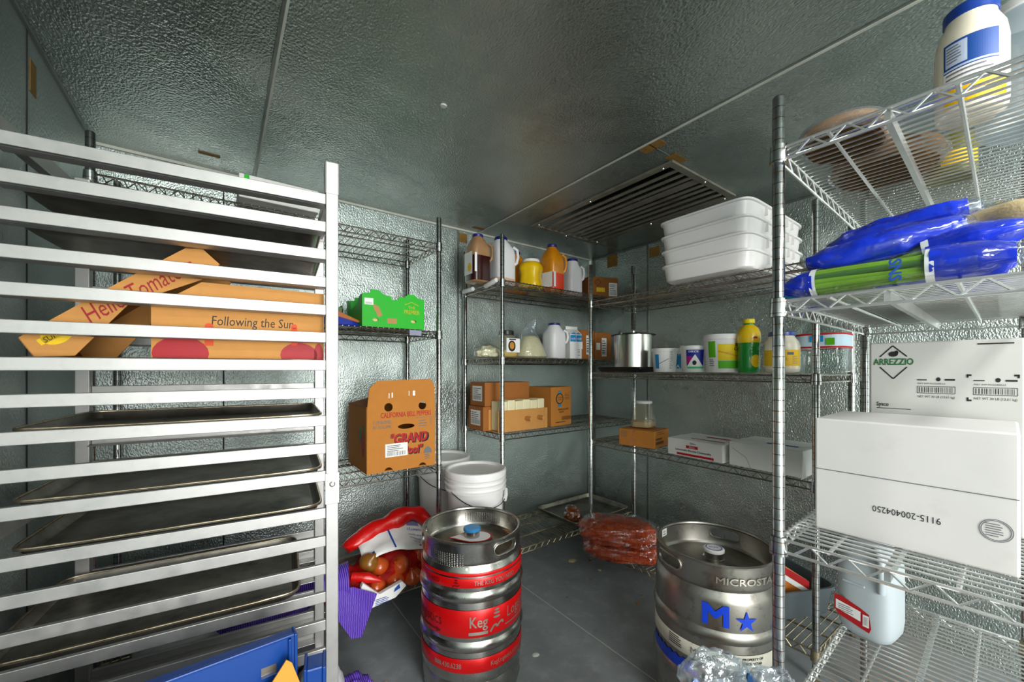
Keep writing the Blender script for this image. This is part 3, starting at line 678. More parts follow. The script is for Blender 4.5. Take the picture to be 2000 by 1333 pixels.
jug('sauce_jug', 'amber-stained jug half hidden behind the large white jug', (U2x(1006, 2.17), 2.17, S24), 0, .13, .285, m_orange, m_cap, None, None, .035, 'condiment jugs on the corner unit top shelf')
t = thing('mustard_jar', 'bright yellow mustard jar with a white lid', 'jar', (U2x(1037, 1.98), 1.98, S24), .5, 'condiment jugs on the corner unit top shelf')
m_must = mat('mustard_yellow', 'f0c405', .3, coat=.3)
MB().loft([(0, .066, .066, 3.5), (.01, .072, .072, 3.5), (.05, .066, .066, 3), (.09, .062, .062, 3), (.13, .072, .072, 3), (.155, .068, .068, 2.6), (.17, .056, .056, 2)], 40).build('jar_body', m_must, t, smooth=60)
cap(t, .168, .056, .02, m_white, name='lid')
t = thing('glass_jar', 'small pale jar with a black cap behind the mustard jar', 'jar', (U2x(1045, 2.18), 2.18, S24), 0, 'condiment jugs on the corner unit top shelf')
MB().lathe([(.045, 0), (.05, .006), (.05, .17), (.035, .2), (.03, .215)], 28).build('jar_body', mat('pale_pickle', 'b6b38a', .25), t, smooth=40); cap(t, .212, .033, .022, m_capblk)
j = jug('hot_sauce_jug', 'orange hot sauce jug with a navy cap and red contents', (U2x(1078, 2.0), 2.0, S24), .15, .135, .325, m_orange, m_cap, None, None, .034, 'condiment jugs on the corner unit top shelf')
bb = MB(); bb.loft([(.008, .068, .068, 4), (.125, .0683, .0683, 4)], 40, cap=False); bb.build('red_contents', m_hot, j, smooth=50)
Print(face((-.0675, 0, 0), (0, -1, 0), (0, 0, 1), .0015)).rect(-.03, .03, .06, .13).done('label', m_paper, j); Print(front(-.069)).rect(-.067, .03, -.045, .13).done('label', m_paper, j)
jug('white_jug', 'narrow white jug with a navy cap right of the hot sauce', (U2x(1117, 2.02), 2.02, S24), -.1, .12, .265, m_milk, m_cap, None, None, .042, 'condiment jugs on the corner unit top shelf')
t = carton('carton', 'brown carton with a yellow sticker on the corner unit top shelf', (2.245, 2.0, S24), -.38, .235, .23, .145, m_card3)
mp = front(-.115); Print(mp).rect(-.055, .04, .01, .07).done('yellow_sticker', m_inky, t); sticker(t, mp, .075, .06, .065, .095, 9)
Print(mp).line([(-.07, .105), (-.045, .13), (-.02, .105), (-.045, .08), (-.07, .105)], .003).text('L', -.045, .105, .02).done('lettering', m_ink, t)
# paper holders on the shelf end
for i, (y_, z_, rx) in enumerate([(2.19, S24-.012, 0), (1.93, S24-.012, -.15)]):
    o = MB(); o.lathe([(.012, -.06), (.014, -.055), (.014, .055), (.012, .06)], 14)
    o = o.build('shelf_roll', m_paper, smooth=40, loc=(1.283-.016, y_, z_), rot=(PI/2+rx, 0, 0))
    tag(o, ['white paper roll clipped to the back of the corner unit top shelf end', 'white paper roll clipped nearer the front of the corner unit top shelf end'][i], 'roll', 'white rolls clipped to the shelf end')

# unit 2, second shelf
m_feta = mat('crumbled_cheese', 'eee3bd', .6, bump=.8, bscale=120, bdist=.006, sss=.1)
o = thing('cheese_bag', 'low clear bag of crumbled white cheese, leftmost on its shelf', 'bag', (U2x(957, 1.93), 1.95, S23), .2, 'cheese bags on the corner unit')
blob(11, .085, .065, .05, .22, 3, 4, .3).build('crumbled_cheese', m_feta, o, smooth=60)
blob(11, .09, .07, .056, .2, 3, 4, .3).build('bag_film', m_bag, o, smooth=60)
t = thing('olive_jar', 'clear jar with a black lid and a dark oval label', 'jar', (U2x(989, 1.99), 1.99, S23), 0)
MB().loft([(0, .055, .055, 3), (.008, .062, .062, 3), (.1, .062, .062, 3), (.13, .045, .045, 2), (.14, .042, .042, 2)], 36).build('jar_body', m_clearw, t, smooth=50)
MB().loft([(.004, .053, .053, 3), (.012, .059, .059, 3), (.045, .059, .059, 3)], 36).build('contents', mat('olive_oil_yellow', 'd8b84a', .3), t, smooth=50)
cap(t, .138, .046, .026, m_capblk, name='lid')
Print(front(-.0635)).rect(-.045, .03, .055, .115).done('label', m_paper, t); Print(front(-.0635, eps=.0016)).ell(-.005, .068, .027, .033).rect(-.025, .104, .025, .112).done('label_oval', m_ink, t)
Print(front(-.0635, eps=.0024)).ell(-.005, .07, .017, .022).done('label_picture', mat('amber_ink', 'c9892e', .5), t)
o = thing('cheese_bag', 'tall clear bag of shredded cheese with its top twisted up', 'bag', (U2x(1035, 1.97), 1.97, S23), -.1, 'cheese bags on the corner unit')
MB().loft([(0, .10, .07, 2.5), (.01, .112, .08, 2.5), (.06, .09, .07, 2.4, .0), (.125, .055, .05, 2.2, .0), (.14, .04, .03, 2)], 32).build('shredded_cheese', mat('shredded_cheese', 'ecdca8', .6, bump=.8, bscale=150, bdist=.005), o, smooth=50)
b = MB(); b.loft([(0, .102, .072, 2.5), (.01, .116, .084, 2.5), (.06, .094, .074, 2.4), (.125, .06, .055, 2.2), (.17, .05, .02, 2, -.01), (.22, .035, .01, 2, .02), (.25, .01, .006, 2, .035)], 32); b.build('bag_film', m_bag2, o, smooth=60)
jug('milk_jug', 'milk jug with a navy cap left of the milk carton', (U2x(1082, 1.98), 1.98, S23), 0, .13, .235, m_milk, m_cap, None, None, .04)
t = thing('milk_carton', 'white and blue gable-top milk carton', 'carton', (U2x(1116, 1.96), 1.96, S23), -.12)
b = MB(); b.box(-.05, .05, -.05, .05, 0, .165); b.build('carton_body', m_paper, t, bevel=.002)
b = MB(); b.add([(-.05, -.05, .165), (.05, -.05, .165), (.05, .05, .165), (-.05, .05, .165), (-.05, 0, .205), (.05, 0, .205)], [(0, 1, 5, 4), (2, 3, 4, 5), (0, 4, 3), (1, 2, 5)]); b.box(-.05, .05, -.002, .002, .2, .222); b.build('gable_top', m_paper, t)
m_sky = mat('sky_blue_ink', '1688c4', .5)
Print(front(-.05)).rect(-.048, .115, -.001, .16).rect(.002, .115, .048, .16).poly([(-.045, .165), (-.02, .178), (0, .166), (.02, .178), (.045, .165)]).done('blue_print', m_sky, t)
Print(front(-.05, eps=.0016)).text('milk', -.024, .135, .022, shear=.2).text('milk', .026, .135, .022, shear=.2).done('lettering', m_paper, t)
Print(front(-.05)).lines(.015, .06, .04, 5, .01, .003).done('small_print', m_inkgrey, t)
for i, (pp, w_, lb) in enumerate([((1131, 1163), .17, 'brown carton with a torn label right of the milk carton'), ((1166, 1201), .17, 'brown carton with a taped label beside the steel pot')]):
    xx = [2.085, 2.27][i]
    t = carton('carton', lb, (xx, 2.06, S23), -.05, w_, .22, .205-.008*i, m_card3, group='brown cartons behind the pot')
    mp = front(-.11)
    sticker(t, mp, .03-.02*i, .1-.01*i, .05, .135, 12+i, lines=6)
    Print(mp).rect(-.07, .07, -.03, .12).done('torn_paper', m_paper, t)
    p = Print(mp).line([(-.005-.05, 0), (-.055, .2)], .0015); p.done('crease', m_ink, t)

# unit 2, third shelf
for i, lb in enumerate(['brown carton with its end label, under the upper one at the left of the shelf', 'long brown carton with its end label, upper one at the left of the shelf']):
    t = carton('carton', lb, (1.413-.012*(1-i), 2.047, S22+.1435*i), 0, .333, .17, .142, m_card3, group='stacked cartons on the corner unit', tape=bool(i))
    sticker(t, lambda a, b: Vector((-.1675, -a, b)), .0, .075, .11, .09, 21+i); Print(front(-.085)).line([(-.03, .0), (-.03, .142)], .003).done('crease', m_ink, t)
t = carton('butter_carton', 'open brown carton with two round holes, full of butter blocks', (1.458, 1.917, S22), .03, .375, .10, .125, m_card2, open_top=True, holes=True)
fb = [o for o in COL.objects if o.parent == t][0]; carve(fb, [slot(.02, .07, .013, .013, -.1, -.03), slot(.118, .07, .013, .013, -.1, -.03)])
MB().box(-.19, -.150, -.053, -.0505, 0, .125).build('flap', m_card2, t); MB().box(.163, .191, -.053, -.0505, 0, .125).build('flap', m_card2, t)
m_but = mat('wrapped_butter', 'efe6bd', .35, noise_amt=.06, nscale=12, bump=.3, bscale=40, sss=.1)
for i in range(6):
    o = MB(); o.box(-.0286, .0286, -.043, .043, 0, .178 if i % 2 else .172)
    o = o.build('butter_block', m_but, bevel=.006, loc=(1.315+i*.0578, 1.914+.0015*i, S22+.005), rot=(0, 0, .06+.03*((i % 3)-1)))
    tag(o, ['leftmost butter block in the open carton', 'second butter block from the left in the open carton', 'third butter block from the left in the open carton', 'third butter block from the right in the open carton', 'second butter block from the right in the open carton', 'rightmost butter block in the open carton'][i], 'butter', 'butter blocks in the open carton')
t = carton('carton', 'square brown carton with a blue-black stamp, rightmost on its shelf', (1.765, 1.975, S22), .12, .20, .2, .25, m_card, group=None)
mp = front(-.1); Print(mp).ell(-.02, .175, .036).done('round_stamp', m_ink, t); Print(front(-.1, eps=.0016)).ell(-.02, .175, .029).done('stamp_ground', m_card, t)
Print(front(-.1, eps=.0024)).rect(-.035, .21, -.005, .224).rect(-.035, .124, -.005, .138).done('blue_print', m_sky, t); Print(front(-.1, eps=.0024)).text('STEMMED', -.02, .182, .012).text('CHERRY', -.02, .168, .012).text('WHOLESOME', .015, .105, .017).text('BAKERY', .0, .088, .014).bars(0, .035, .09, .06, 4).lines(-.06, .022, .08, 1, .01, .004).lines(.03, .2, .09, 4, .01, .002).done('lettering', m_ink, t)

# unit 2, bottom shelf
sheet_pan('dirty sheet pan lying on the bottom shelf in the back corner', (2.155, 2.045, S21), 0, .555, .41, None, .03)
t = thing('sauce_bag', 'small bag of brown sauce lying on the corner sheet pan', 'bag', (1.985, 1.985, S21+.0032), .3)
blob(21, .07, .055, .06, .25, 2.4, 4, .35).build('sauce', mat('brown_orange_sauce', '9c4a12', .3, noise_amt=.5, nscale=10, coat=.4), t, smooth=60)
blob(21, .074, .059, .064, .25, 2.4, 4, .35).build('bag_film', m_bag, t, smooth=60)

# ------------------------------------------------------------------ unit 3 contents
def yx(p0, p1, X): a, _ = onX(p0, X); b_, _ = onX(p1, X); return (a+b_)/2, abs(a-b_)
# tubs
for i in range(4):
    t = thing('food_tub', ['bottom white tub of the stack on the right wall unit', 'second white tub from the bottom of the stack', 'third white tub from the bottom of the stack', 'topmost white tub of the stack'][i], 'tub', (2.115, .965+.003*i, S34+.0015+i*.0735), -PI/2+.01, 'stacked white tubs')
    # local x = along the wall, local -y faces the room
    a_, c_ = .218, .325; hh = .079
    b = MB(); b.loft([(0, a_-.016, c_-.016, 9), (.006, a_-.010, c_-.010, 9), (hh-.012, a_-.004, c_-.004, 10), (hh-.010, a_+.004, c_+.004, 10), (hh-.002, a_+.005, c_+.005, 10), (hh, a_+.001, c_+.001, 10), (hh-.001, a_-.004, c_-.004, 10), (.012, a_-.014, c_-.014, 9)], 72, cap=True)
    b.build('tub_body', m_tub, t, smooth=40)
    for hy in (-.12, .12):
        MB().box(a_-.012, a_+.006, hy-.035, hy-.030, hh-.05, hh-.008).build('handle_rib', m_tub, t)
        MB().box(a_-.012, a_+.006, hy+.03, hy+.035, hh-.05, hh-.008).build('handle_rib', m_tub, t)
# pot and tray
yc, wd = yx(1203, 1273, 2.09)
t = thing('stock_pot', 'stainless stock pot with a dark lid on the middle shelf', 'pot', (2.09, yc, S33+.022), 0)
m_pot = mat('brushed_pot_steel', 'c4c2bd', .22, 1.0, stretch=(1, 1, 1), noise_amt=.1, nscale=12)
MB().lathe([(.112, 0), (.118, .006), (.118, .205)], 48).build('pot_body', m_pot, t, smooth=40)
MB().lathe([(.134, .206), (.136, .209), (.1, .216), (.02, .222)], 48).build('lid', mat('dark_lid_steel', '55534e', .3, 1.0), t, smooth=40)
MB().lathe([(.012, .221), (.014, .235), (.012, .24)], 20).build('lid_knob', m_pot, t, smooth=40)
MB().tube([(-.1, .02, .212), (-.128, .0, .222), (-.14, -.02, .21)], .006, 8).build('lid_latch', m_silver, t, smooth=60)
t = thing('black_tray', 'low black tray under the stock pot', 'tray', (2.09, yc+.012, S33), -PI/2)
MB().loft([(0, .16, .14, 6), (.018, .175, .155, 6), (.03, .176, .156, 6), (.03, .170, .150, 6), (.02, .165, .147, 6)], 48).build('tray_body', mat('black_plastic', '0f0f11', .3), t, smooth=40)
# pails
def pail(label, p0, p1, X, h_, name='yogurt_pail', group='white pails on the middle shelf'):
    yc, wd = yx(p0, p1, X); r = wd/2
    t = thing(name, label, 'pail', (X, yc, S33), 0, group)
    MB().lathe([(r*.82, 0), (r*.85, .004), (r*.97, h_*.86), (r*1.0, h_*.87), (r*1.01, h_*.97), (r*.97, h_)], 40).build('pail_body', m_white, t, smooth=35)
    return t, r
m_navy = mat('navy_ink', '1b2592', .5); m_mint = mat('mint_ink', '35c878', .5)
def wrap(r, p, z0, X, yc, h_, eps=.001): # local mapping facing the camera from (X,yc)
    return cyl(r*.852, math.atan2(-yc, -X), z0, 0, 0, eps, r*.12/(.86*h_))
t, r = pail('white pail with blue side panels right of the stock pot', 1277, 1320, 2.06, .135); yc = t.location.y
mp = wrap(r, 0, 0, 2.06, yc, .135); Print(mp).rect(-.05, .02, -.028, .10, 3).done('blue_panel', m_sky, t); Print(mp).lines(.024, .11, .045, 9, .011, .003).line([(-.03, .045), (.02, .075)], .003).done('small_print', m_inkgrey, t)
t, r = pail('white pail half hidden between two others', 1316, 1345, 2.17, .137); yc = t.location.y
mp = wrap(r, 0, 0, 2.17, yc, .137); Print(mp).rect(-.04, .02, .0, .105, 4).done('blue_panel', m_sky, t); Print(lambda u, v: mp(u, v)*Vector((1, 1, 1)) if False else mp(u, v)+Vector((-.001, -.0005, 0))).text('Y', -.01, .1, .02, bold=.02).poly([(-.028, .022), (-.005, .022), (-.016, .045)]).done('white_print', m_paper, t)
t, r = pail('white pail with a navy label and snowy peak drawing', 1332, 1382, 2.05, .14); yc = t.location.y
mp = wrap(r, 0, 0, 2.05, yc, .14); Print(mp).rect(-.037, .02, .042, .118, 8).done('navy_label', m_navy, t)
mp2 = wrap(r, 0, 0, 2.05, yc, .14, .0018); Print(mp2).rect(-.037, .045, -.012, .085, 3).done('magenta_panel', mat('magenta_ink', 'a5187a', .5), t)
mp3 = wrap(r, 0, 0, 2.05, yc, .14, .0028)
p = Print(mp3)
for i in range(8):
    u0 = -.037+i*.0099; u1 = u0+.0099; g_ = lambda u: .02+.075*max(.12, 1-abs(u-.002)/.042)
    p.poly([(u0, .02), (u1, .02), (u1, g_(u1)), (u0, g_(u0))])
p.text('OIKOS', -.005, .108, .014, bold=.02); p.done('white_print', m_paper, t)
mp4 = wrap(r, 0, 0, 2.05, yc, .14, .0036); Print(mp4).ell(.0, .05, .009, .012).done('cow_mark', m_ink, t); Print(mp4).rect(-.034, .02, .042, .03, 8).done('mint_band', m_mint, t)
t, r = pail('largest white tub with yellow and green sour cream artwork', 1377, 1447, 2.06, .19, 'sour_cream_tub', None); yc = t.location.y
m_lime = mat('lime_ink', '5ab81a', .5)
mp = wrap(r, 0, 0, 2.06, yc, .19)
Print(mp).rect(-.017, .098, .11, .14, 12).rect(-.017, .06, .11, .1, 12).done('yellow_panel', mat('lemon_ink', 'f2d40c', .5), t)
Print(mp).rect(-.017, .02, .11, .058, 12).rect(-.062, .075, -.028, .155, 4).done('green_panel', m_lime, t)
mp = wrap(r, 0, 0, 2.06, yc, .19, .002); Print(mp).line([(-.017, .105), (.05, .085), (.11, .066)], .007).done('gold_stripe', mat('gold_ink', 'e8a23c', .5), t)
Print(mp).ell(.075, .125, .026, .03).done('round_logo', m_inky, t)
mp = wrap(r, 0, 0, 2.06, yc, .19, .003); Print(mp).text('Sour', .073, .135, .022, bold=.02).text('Cream', .075, .115, .02, bold=.02).done('lettering', m_ink, t); Print(mp).lines(-.058, .06, -.03, 4, .009, .004).done('small_print', m_inkgrey, t)
# lemon juice
yc, wd = yx(1441, 1485, 2.05); r = wd/2
t = thing('lemon_juice_bottle', 'green and yellow lemon juice bottle', 'bottle', (2.05, yc, S33), 0)
mg = mat('bottle_green', '0b8a2b', .25, coat=.4); my = mat('lemon_yellow', 'f2c810', .3, coat=.3)
MB().lathe([(r*.9, 0), (r*.97, .008), (r*.95, .03), (r*.98, .06), (r*.93, .1), (r*.9, .118), (r*.97, .135), (r*.9, .15)], 36).build('bottle_body', mg, t, smooth=60)
MB().lathe([(r*.97, .142), (r*1.02, .165), (r*.97, .19), (r*.8, .212), (r*.45, .228), (r*.35, .232)], 36).build('yellow_top', my, t, smooth=60)
cap(t, .236, r*.5, .02, mat('cap_yellow', 'f4d91a', .35)); MB().lathe([(r*.42, .228), (r*.4, .238)], 20).build('neck', mg, t, smooth=40)
mp = cyl(r*.99, math.atan2(-yc, -2.05), 0, 0, 0, .001)
Print(mp).ell(.03, .055, .022, .03).done('lemon_picture', my, t); Print(cyl(r*1.03, math.atan2(-yc, -2.05), 0, 0, 0, .001)).ell(.028, .165, .01, .005).done('red_mark', m_inkr, t)
# mayonnaise jar
def mayo(label, loc, r, h_, rotz=0, cap_dent=False):
    t = thing('mayonnaise_jar', label, 'jar', loc, rotz, 'mayonnaise jars')
    MB().lathe([(r*.8, 0), (r*.96, .006), (r, .02), (r, h_*.62), (r*.93, h_*.74), (r*.72, h_*.85), (r*.7, h_*.89)], 44).build('jar_body', mat('mayonnaise', 'efe7d2', .25, coat=.5), t, smooth=60)
    cap(t, h_*.88, r*.76, h_*.1, mat('royal_blue_cap', '1a3f96', .3), name='lid')
    return t
m_yel = mat('label_yellow', 'f2c20f', .45)
yc, wd = yx(1494, 1562, 2.02)
t = mayo('mayonnaise jar with a yellow label on the middle shelf of the right wall unit', (2.02, yc, S33), wd/2, .185); a0 = math.atan2(-yc, -2.02); r = wd/2
Print(cyl(r, a0, 0, 0, 0, .0008)).rect(-.085, .03, .085, .1, 24).done('label', m_yel, t); Print(cyl(r, a0, 0, 0, 0, .0016)).rect(.02, .078, .045, .09, 4).lines(.04, .07, .07, 5, .008, .002).text('REAL', .0, .06, .02).done('small_print', m_inkgrey, t)
# water jug
t = thing('water_bottle', 'large clear empty water bottle with a red banded label', 'bottle', (2.2, .615, S33), 0)
MB().loft([(0, .085, .085, 4), (.012, .096, .096, 4), (.09, .096, .096, 3.5), (.1, .092, .092, 3.5), (.11, .096, .096, 3.5), (.18, .094, .094, 3), (.225, .075, .075, 2.4), (.25, .045, .045, 2), (.265, .028, .028, 2)], 44).build('bottle_body', m_clear, t, smooth=60)
MB().loft([(.112, .0975, .0975, 3.5), (.165, .0975, .0975, 3.3)], 44, cap=False).build('label', mat('water_label', 'bcd5e4', .45), t, smooth=60)
for z in (.108, .165): MB().loft([(z, .0985, .0985, 3.5), (z+.008, .0985, .0985, 3.5)], 44, cap=False).build('red_band', m_inkr, t, smooth=60)
MB().lathe([(.03, .262), (.03, .28)], 24).build('cap', m_white, t, smooth=40)
mp = lambda u, v: Vector((-.0995, -u, v)); Print(mp).rect(-.02, .135, .03, .163).done('blue_print', m_sky, t); Print(mp).rect(.04, .12, .07, .15).done('green_print', m_lime, t)

# unit 3, lower shelf
t = carton('carton', 'brown carton with torn tape at the back of the lower shelf', (1.985, 1.405, S32), -PI/2+.17, .215, .19, .095, m_card)
mp = front(-.095); Print(mp).line([(-.03, 0), (-.012, .095)], .012).done('torn_tape', m_tape, t); Print(mp).line([(-.09, .05), (-.09, .08), (-.06, .08), (-.06, .05), (-.09, .05)], .0025).text('86', -.075, .065, .016).done('stamp', m_inkgrey, t)
mpr = lambda u, v: Vector((.1085, u, v)); Print(mpr).rect(-.08, .02, .02, .035).rect(-.08, .045, .0, .055).lines(-.07, .085, .05, 2, .012, .003).done('lettering', mat('brown_print', '6a4520', .7), t)
MB().box(-.09, .05, -.02, .07, .0955, .099).build('flap', m_card3, t, rot=(0, -.04, .1))
t = thing('upturned_jug', 'clear upturned jug with a white lid standing on the brown carton', 'jug', (2.02, 1.43, S32+.102), .3)
MB().loft([(0, .082, .06, 4), (.005, .085, .062, 4), (.04, .08, .06, 3.5), (.09, .065, .052, 2.8), (.125, .048, .046, 2.2), (.135, .045, .045, 2)], 40).build('jug_body', m_clearw, t, smooth=50)
MB().loft([(.002, .08, .058, 4), (.03, .079, .058, 3.5), (.035, .07, .05, 3)], 40).build('residue', mat('tan_residue', 'b9a377', .4), t, smooth=50)
cap(t, .134, .048, .016, m_white, name='lid')
t = carton('cheesecake_box', 'white cheesecake box with red print on the lower shelf', (1.995, 1.04, S32), -PI/2-.02, .285, .24, .085, m_cardw)
mp = front(-.12); Print(mp).text('Limoncello Ricotta Cheesecake', -.005, .032, .0145, bold=.01).text('Sysco', -.005, .07, .014).done('lettering', m_ink, t)
Print(mp).rect(-.04, .044, .022, .058).rect(-.09, .006, .10, .017).done('red_print', m_inkr, t)
Print(front(-.12, eps=.0016)).text('Classic', -.009, .051, .011).done('white_lettering', m_paper, t)
Print(lambda u, v: Vector((u, v, .0865))).rect(-.05, -.06, .12, -.05).rect(-.02, .03, .1, .05).done('red_print', m_inkr, t)
t = carton('carton', 'plain white shallow carton right of the cheesecake box', (2.005, .73, S32), -PI/2-.03, .29, .25, .108, m_cardw)
Print(lambda u, v: Vector((u, v, .1095))).rect(-.02, -.05, .1, -.03).done('blue_print', m_inkb, t); Print(front(-.125)).line([(-.13, .08), (-.07, .045), (-.05, .0)], .0015).done('crease', m_inkgrey, t)

# unit 3, bottom: bags of red meat, tote
m_meat = mat('red_ground_meat', 'c84c18', .55, noise_amt=.35, nscale=26, bump=1.0, bscale=60, bdist=.012)
for i, (x_, y_, dz, rz, lb) in enumerate([(1.935, 1.52, 0, -.96, 'lower bag of red-orange meat on the bottom shelf'), (1.92, 1.535, .088, -.93, 'upper bag of red-orange meat resting on the other bag')]):
    t = thing('meat_bag', lb, 'bag', (x_, y_, S31+dz), rz, 'bags of red meat')
    blob(31+i, .215, .145, .068, .26, 3.4, 5, .6, .8).build('ground_meat', m_meat, t, smooth=60)
    blob(31+i, .228, .157, .073, .16, 2.6, 5, .6, .72).build('bag_film', m_bag, t, smooth=60)
t = thing('grey_tote', 'grey bus tote at the near end of the right wall unit bottom shelf', 'tote', (2.125, .775, S31), math.atan2(-.131, .273))
m_tote = mat('grey_tote_plastic', '565f63', .45)
MB().loft([(0, .155, .135, 7), (.006, .16, .14, 7), (.115, .172, .152, 7), (.115, .180, .160, 7), (.13, .181, .161, 7), (.13, .172, .152, 7), (.118, .168, .148, 7), (.012, .156, .136, 7)], 56).build('tote_body', m_tote, t, smooth=40)
t = thing('food_packet', 'red, white and orange food packet sticking out of the grey tote', 'packet', (2.055, .70, S31+.014), math.atan2(-.131, .273))
b = MB(); b.prism([(-.09, 0), (.09, 0), (.09, .13), (-.05, .22), (-.09, .21)], -.02, .02); b.build('pouch', mat('orange_food_print', 'c0702a', .4, noise_amt=.5, nscale=24), t, bevel=.008)
Print(front(-.02, eps=.001)).poly([(-.07, .195), (.088, .095), (.088, .13), (-.055, .215)]).done('red_band', m_inkr, t); Print(front(-.02, eps=.001)).poly([(-.088, .18), (.088, .07), (.088, .093), (-.075, .195)]).done('white_band', m_paper, t)

# ------------------------------------------------------------------ unit 4 contents
# big white boxes; local front faces -X of the unit
t = carton('white_carton', 'big white carton with upside-down numbers, front one on the near unit', U4(.255, .161, S42), a4-PI/2, .312, .27, .27, m_cardw, group='big white cartons', tape=False)
mp = front(-.135)
Print(mp).line([(-.155, .147), (0, .146), (.155, .146)], .0018).done('crease', m_inkgrey, t)
Print(mp).text('9115-200404250', .003, .077, .0195, rot=PI, cond=.8).done('lettering', m_ink, t)
p = Print(mp)
for rr in (.021, .0185): p.line([(.127+rr*math.cos(2*PI*k2/28), (.081+rr*math.sin(2*PI*k2/28))) for k2 in range(29)], .0012)
p.lines(.114, .092, .14, 6, .0045, .0016); p.done('round_stamp', m_inkgrey, t)
Print(lambda u, v: Vector((u, v, .2688))).text('ARREZZIO', -.06, .03, .03, bold=.02).done('lettering', m_inkg, t)
Print(lambda u, v: Vector((u, v, .2688))).line([(-.12, .045), (-.06, .08), (0, .045)], .003).line([(-.12, .01), (-.06, -.03), (0, .01)], .003).done('diamond_mark', m_ink, t)
t = carton('white_carton', 'tall white carton with a green name and diamond, behind the front white carton', U4(.575, .129, S42), a4-PI/2, .268, .335, .462, m_cardg, group='big white cartons', tape=False)
mp = front(-.1675)
mq = lambda u, v: mp(u*.79, v*1.03)
Print(mq).text('ARREZZIO', -.108, .397, .0235, bold=.02, cond=.9).done('lettering', m_inkg, t, 'green lettering')
p = Print(mq).line([(-.142, .411), (-.109, .44), (-.074, .411)], .003).line([(-.142, .384), (-.108, .353), (-.074, .384)], .003).ell(-.108, .418, .012, .007).ell(-.1, .422, .005, .005)
for u in (-.008, .114): p.bars(u-.038, .320, u+.038, .333, 5).line([(u-.042, .318), (u+.042, .318), (u+.042, .335), (u-.042, .335), (u-.042, .318)], .0012).text('NET WT 30 LB (13.61 kg)', u, .309, .0078).text('PART SKIM MOZZARELLA', u-.01, .342, .0055).ell(u+.006, .353, .005).rect(u+.02, .35, u+.042, .354).lines(u-.042, .35, u-.01, 1, .01, .0025)
p.rect(.058, .362, .068, .366).rect(.058, .358, .062, .366).rect(.15, .362, .16, .366).rect(.156, .358, .16, .366).rect(.058, .302, .068, .306).rect(.058, .302, .062, .311)
p.text('Sysco', -.135, .285, .014, bold=.02).rect(-.15, .274, -.065, .2755); p.rect(.08, .436, .15, .439); p.done('lettering', m_ink, t)
# jug on the lowest shelf
t = thing('gallon_jug', 'grey-white plastic jug with a red label on the bottom shelf of the near unit', 'jug', (1.635, .335, S41), a4-PI/2-.15)
m_jug = mat('frosted_jug', 'b9c3c8', .4, sss=.1)
MB().loft([(0, .045, .045, 3.2), (.01, .058, .058, 3.3), (.03, .068, .068, 3.6), (.06, .0705, .0705, 4), (.225, .0705, .0705, 4), (.265, .062, .062, 3), (.295, .045, .045, 2.4), (.315, .022, .022, 2), (.325, .021, .021, 2)], 44).build('jug_body', m_jug, t, smooth=60)
cap(t, .323, .024, .016, m_jug); MB().tube([(.03, -.05, .285), (.046, -.068, .26), (.048, -.07, .20), (.045, -.064, .165)], .010, 10).build('handle', m_jug, t, smooth=60)
MB().box(-.045, .01, -.0745, -.069, .165, .171).build('moulded_ridge', m_jug, t, bevel=.002)
Print(front(-.0708, eps=.001)).poly([(-.066, .115), (-.045, .115), (.0, .1), (.02, .09), (.025, .05), (.02, .035), (-.055, .055), (-.066, .07)]).done('red_label', m_inkr, t)
Print(front(-.0708, eps=.0018)).poly([(-.062, .1), (.0, .09), (.0, .06), (-.062, .072)]).rect(.005, .05, .02, .085).done('label_ground', m_paper, t)
Print(front(-.0708, eps=.0026)).bars(.007, .055, .018, .08, 4).lines(-.055, .088, -.01, 4, .006, .002).done('small_print', m_inkgrey, t)

# top shelf of unit 4
r = .053
t = mayo('big mayonnaise jar with a blue and yellow label on the highest right shelf', (1.272, .101, S44), r, .235)
loc = t.location; a0 = math.atan2(-loc.y, -loc.x)
Print(cyl(r, a0, 0, 0, 0, .001)).rect(-.04, .015, .055, .055, 16).done('label_yellow', m_yel, t)
Print(cyl(r, a0, 0, 0, 0, .001)).rect(-.04, .055, .055, .09, 16).done('label_white', m_paper, t)
Print(cyl(r, a0, 0, 0, 0, .001)).rect(-.04, .09, .04, .15, 12).done('label_blue', mat('label_blue', '1d4a94', .4), t)
Print(cyl(r, a0, 0, 0, 0, .0018)).rect(-.036, .1, -.004, .145, 4).rect(-.04, .092, .04, .096, 10).done('label_panel', mat('pale_panel', 'b9c6dc', .5), t)
Print(cyl(r, a0, 0, 0, 0, .0026)).lines(-.034, .138, -.008, 6, .006, .0018).text('MAYONNAISE', .005, .035, .010, cond=.8).lines(-.035, .082, .045, 3, .009, .003).done('small_print', m_inkgrey, t)
t = thing('clear_jar', 'big clear empty jar right of the mayonnaise jar on the highest shelf', 'jar', U4(.17, -.085+.01, S44), 0)
t.location = (1.425, .03, S44)
MB().lathe([(.07, 0), (.078, .01), (.078, .19), (.06, .23), (.055, .25)], 40).build('jar_body', film('clear_jar_blue', 'dfe9ee', .1, .12, .3, 9, .25, 'c8d2d8'), t, smooth=50); cap(t, .248, .06, .022, m_white, name='lid')
t = thing('tortilla_bag', 'flat round stack of brown tortillas in a bag on the highest shelf', 'bag', U4(.245, .245, S44), .2)
m_tort = mat('brown_tortilla', '9a6a30', .7, noise_amt=.3, nscale=14)
t.location = U4(.37, .225, S44)
b = MB(); b.loft([(0, .115, .10, 2.2), (.015, .13, .115, 2.2), (.035, .125, .11, 2.2), (.045, .09, .08, 2)], 40); b.build('tortilla_stack', m_tort, t, smooth=50)
b = MB(); b.loft([(0, .12, .105, 2.2), (.015, .136, .121, 2.2), (.037, .131, .116, 2.2), (.05, .095, .085, 2)], 40); b.build('bag_film', m_bag, t, smooth=50)
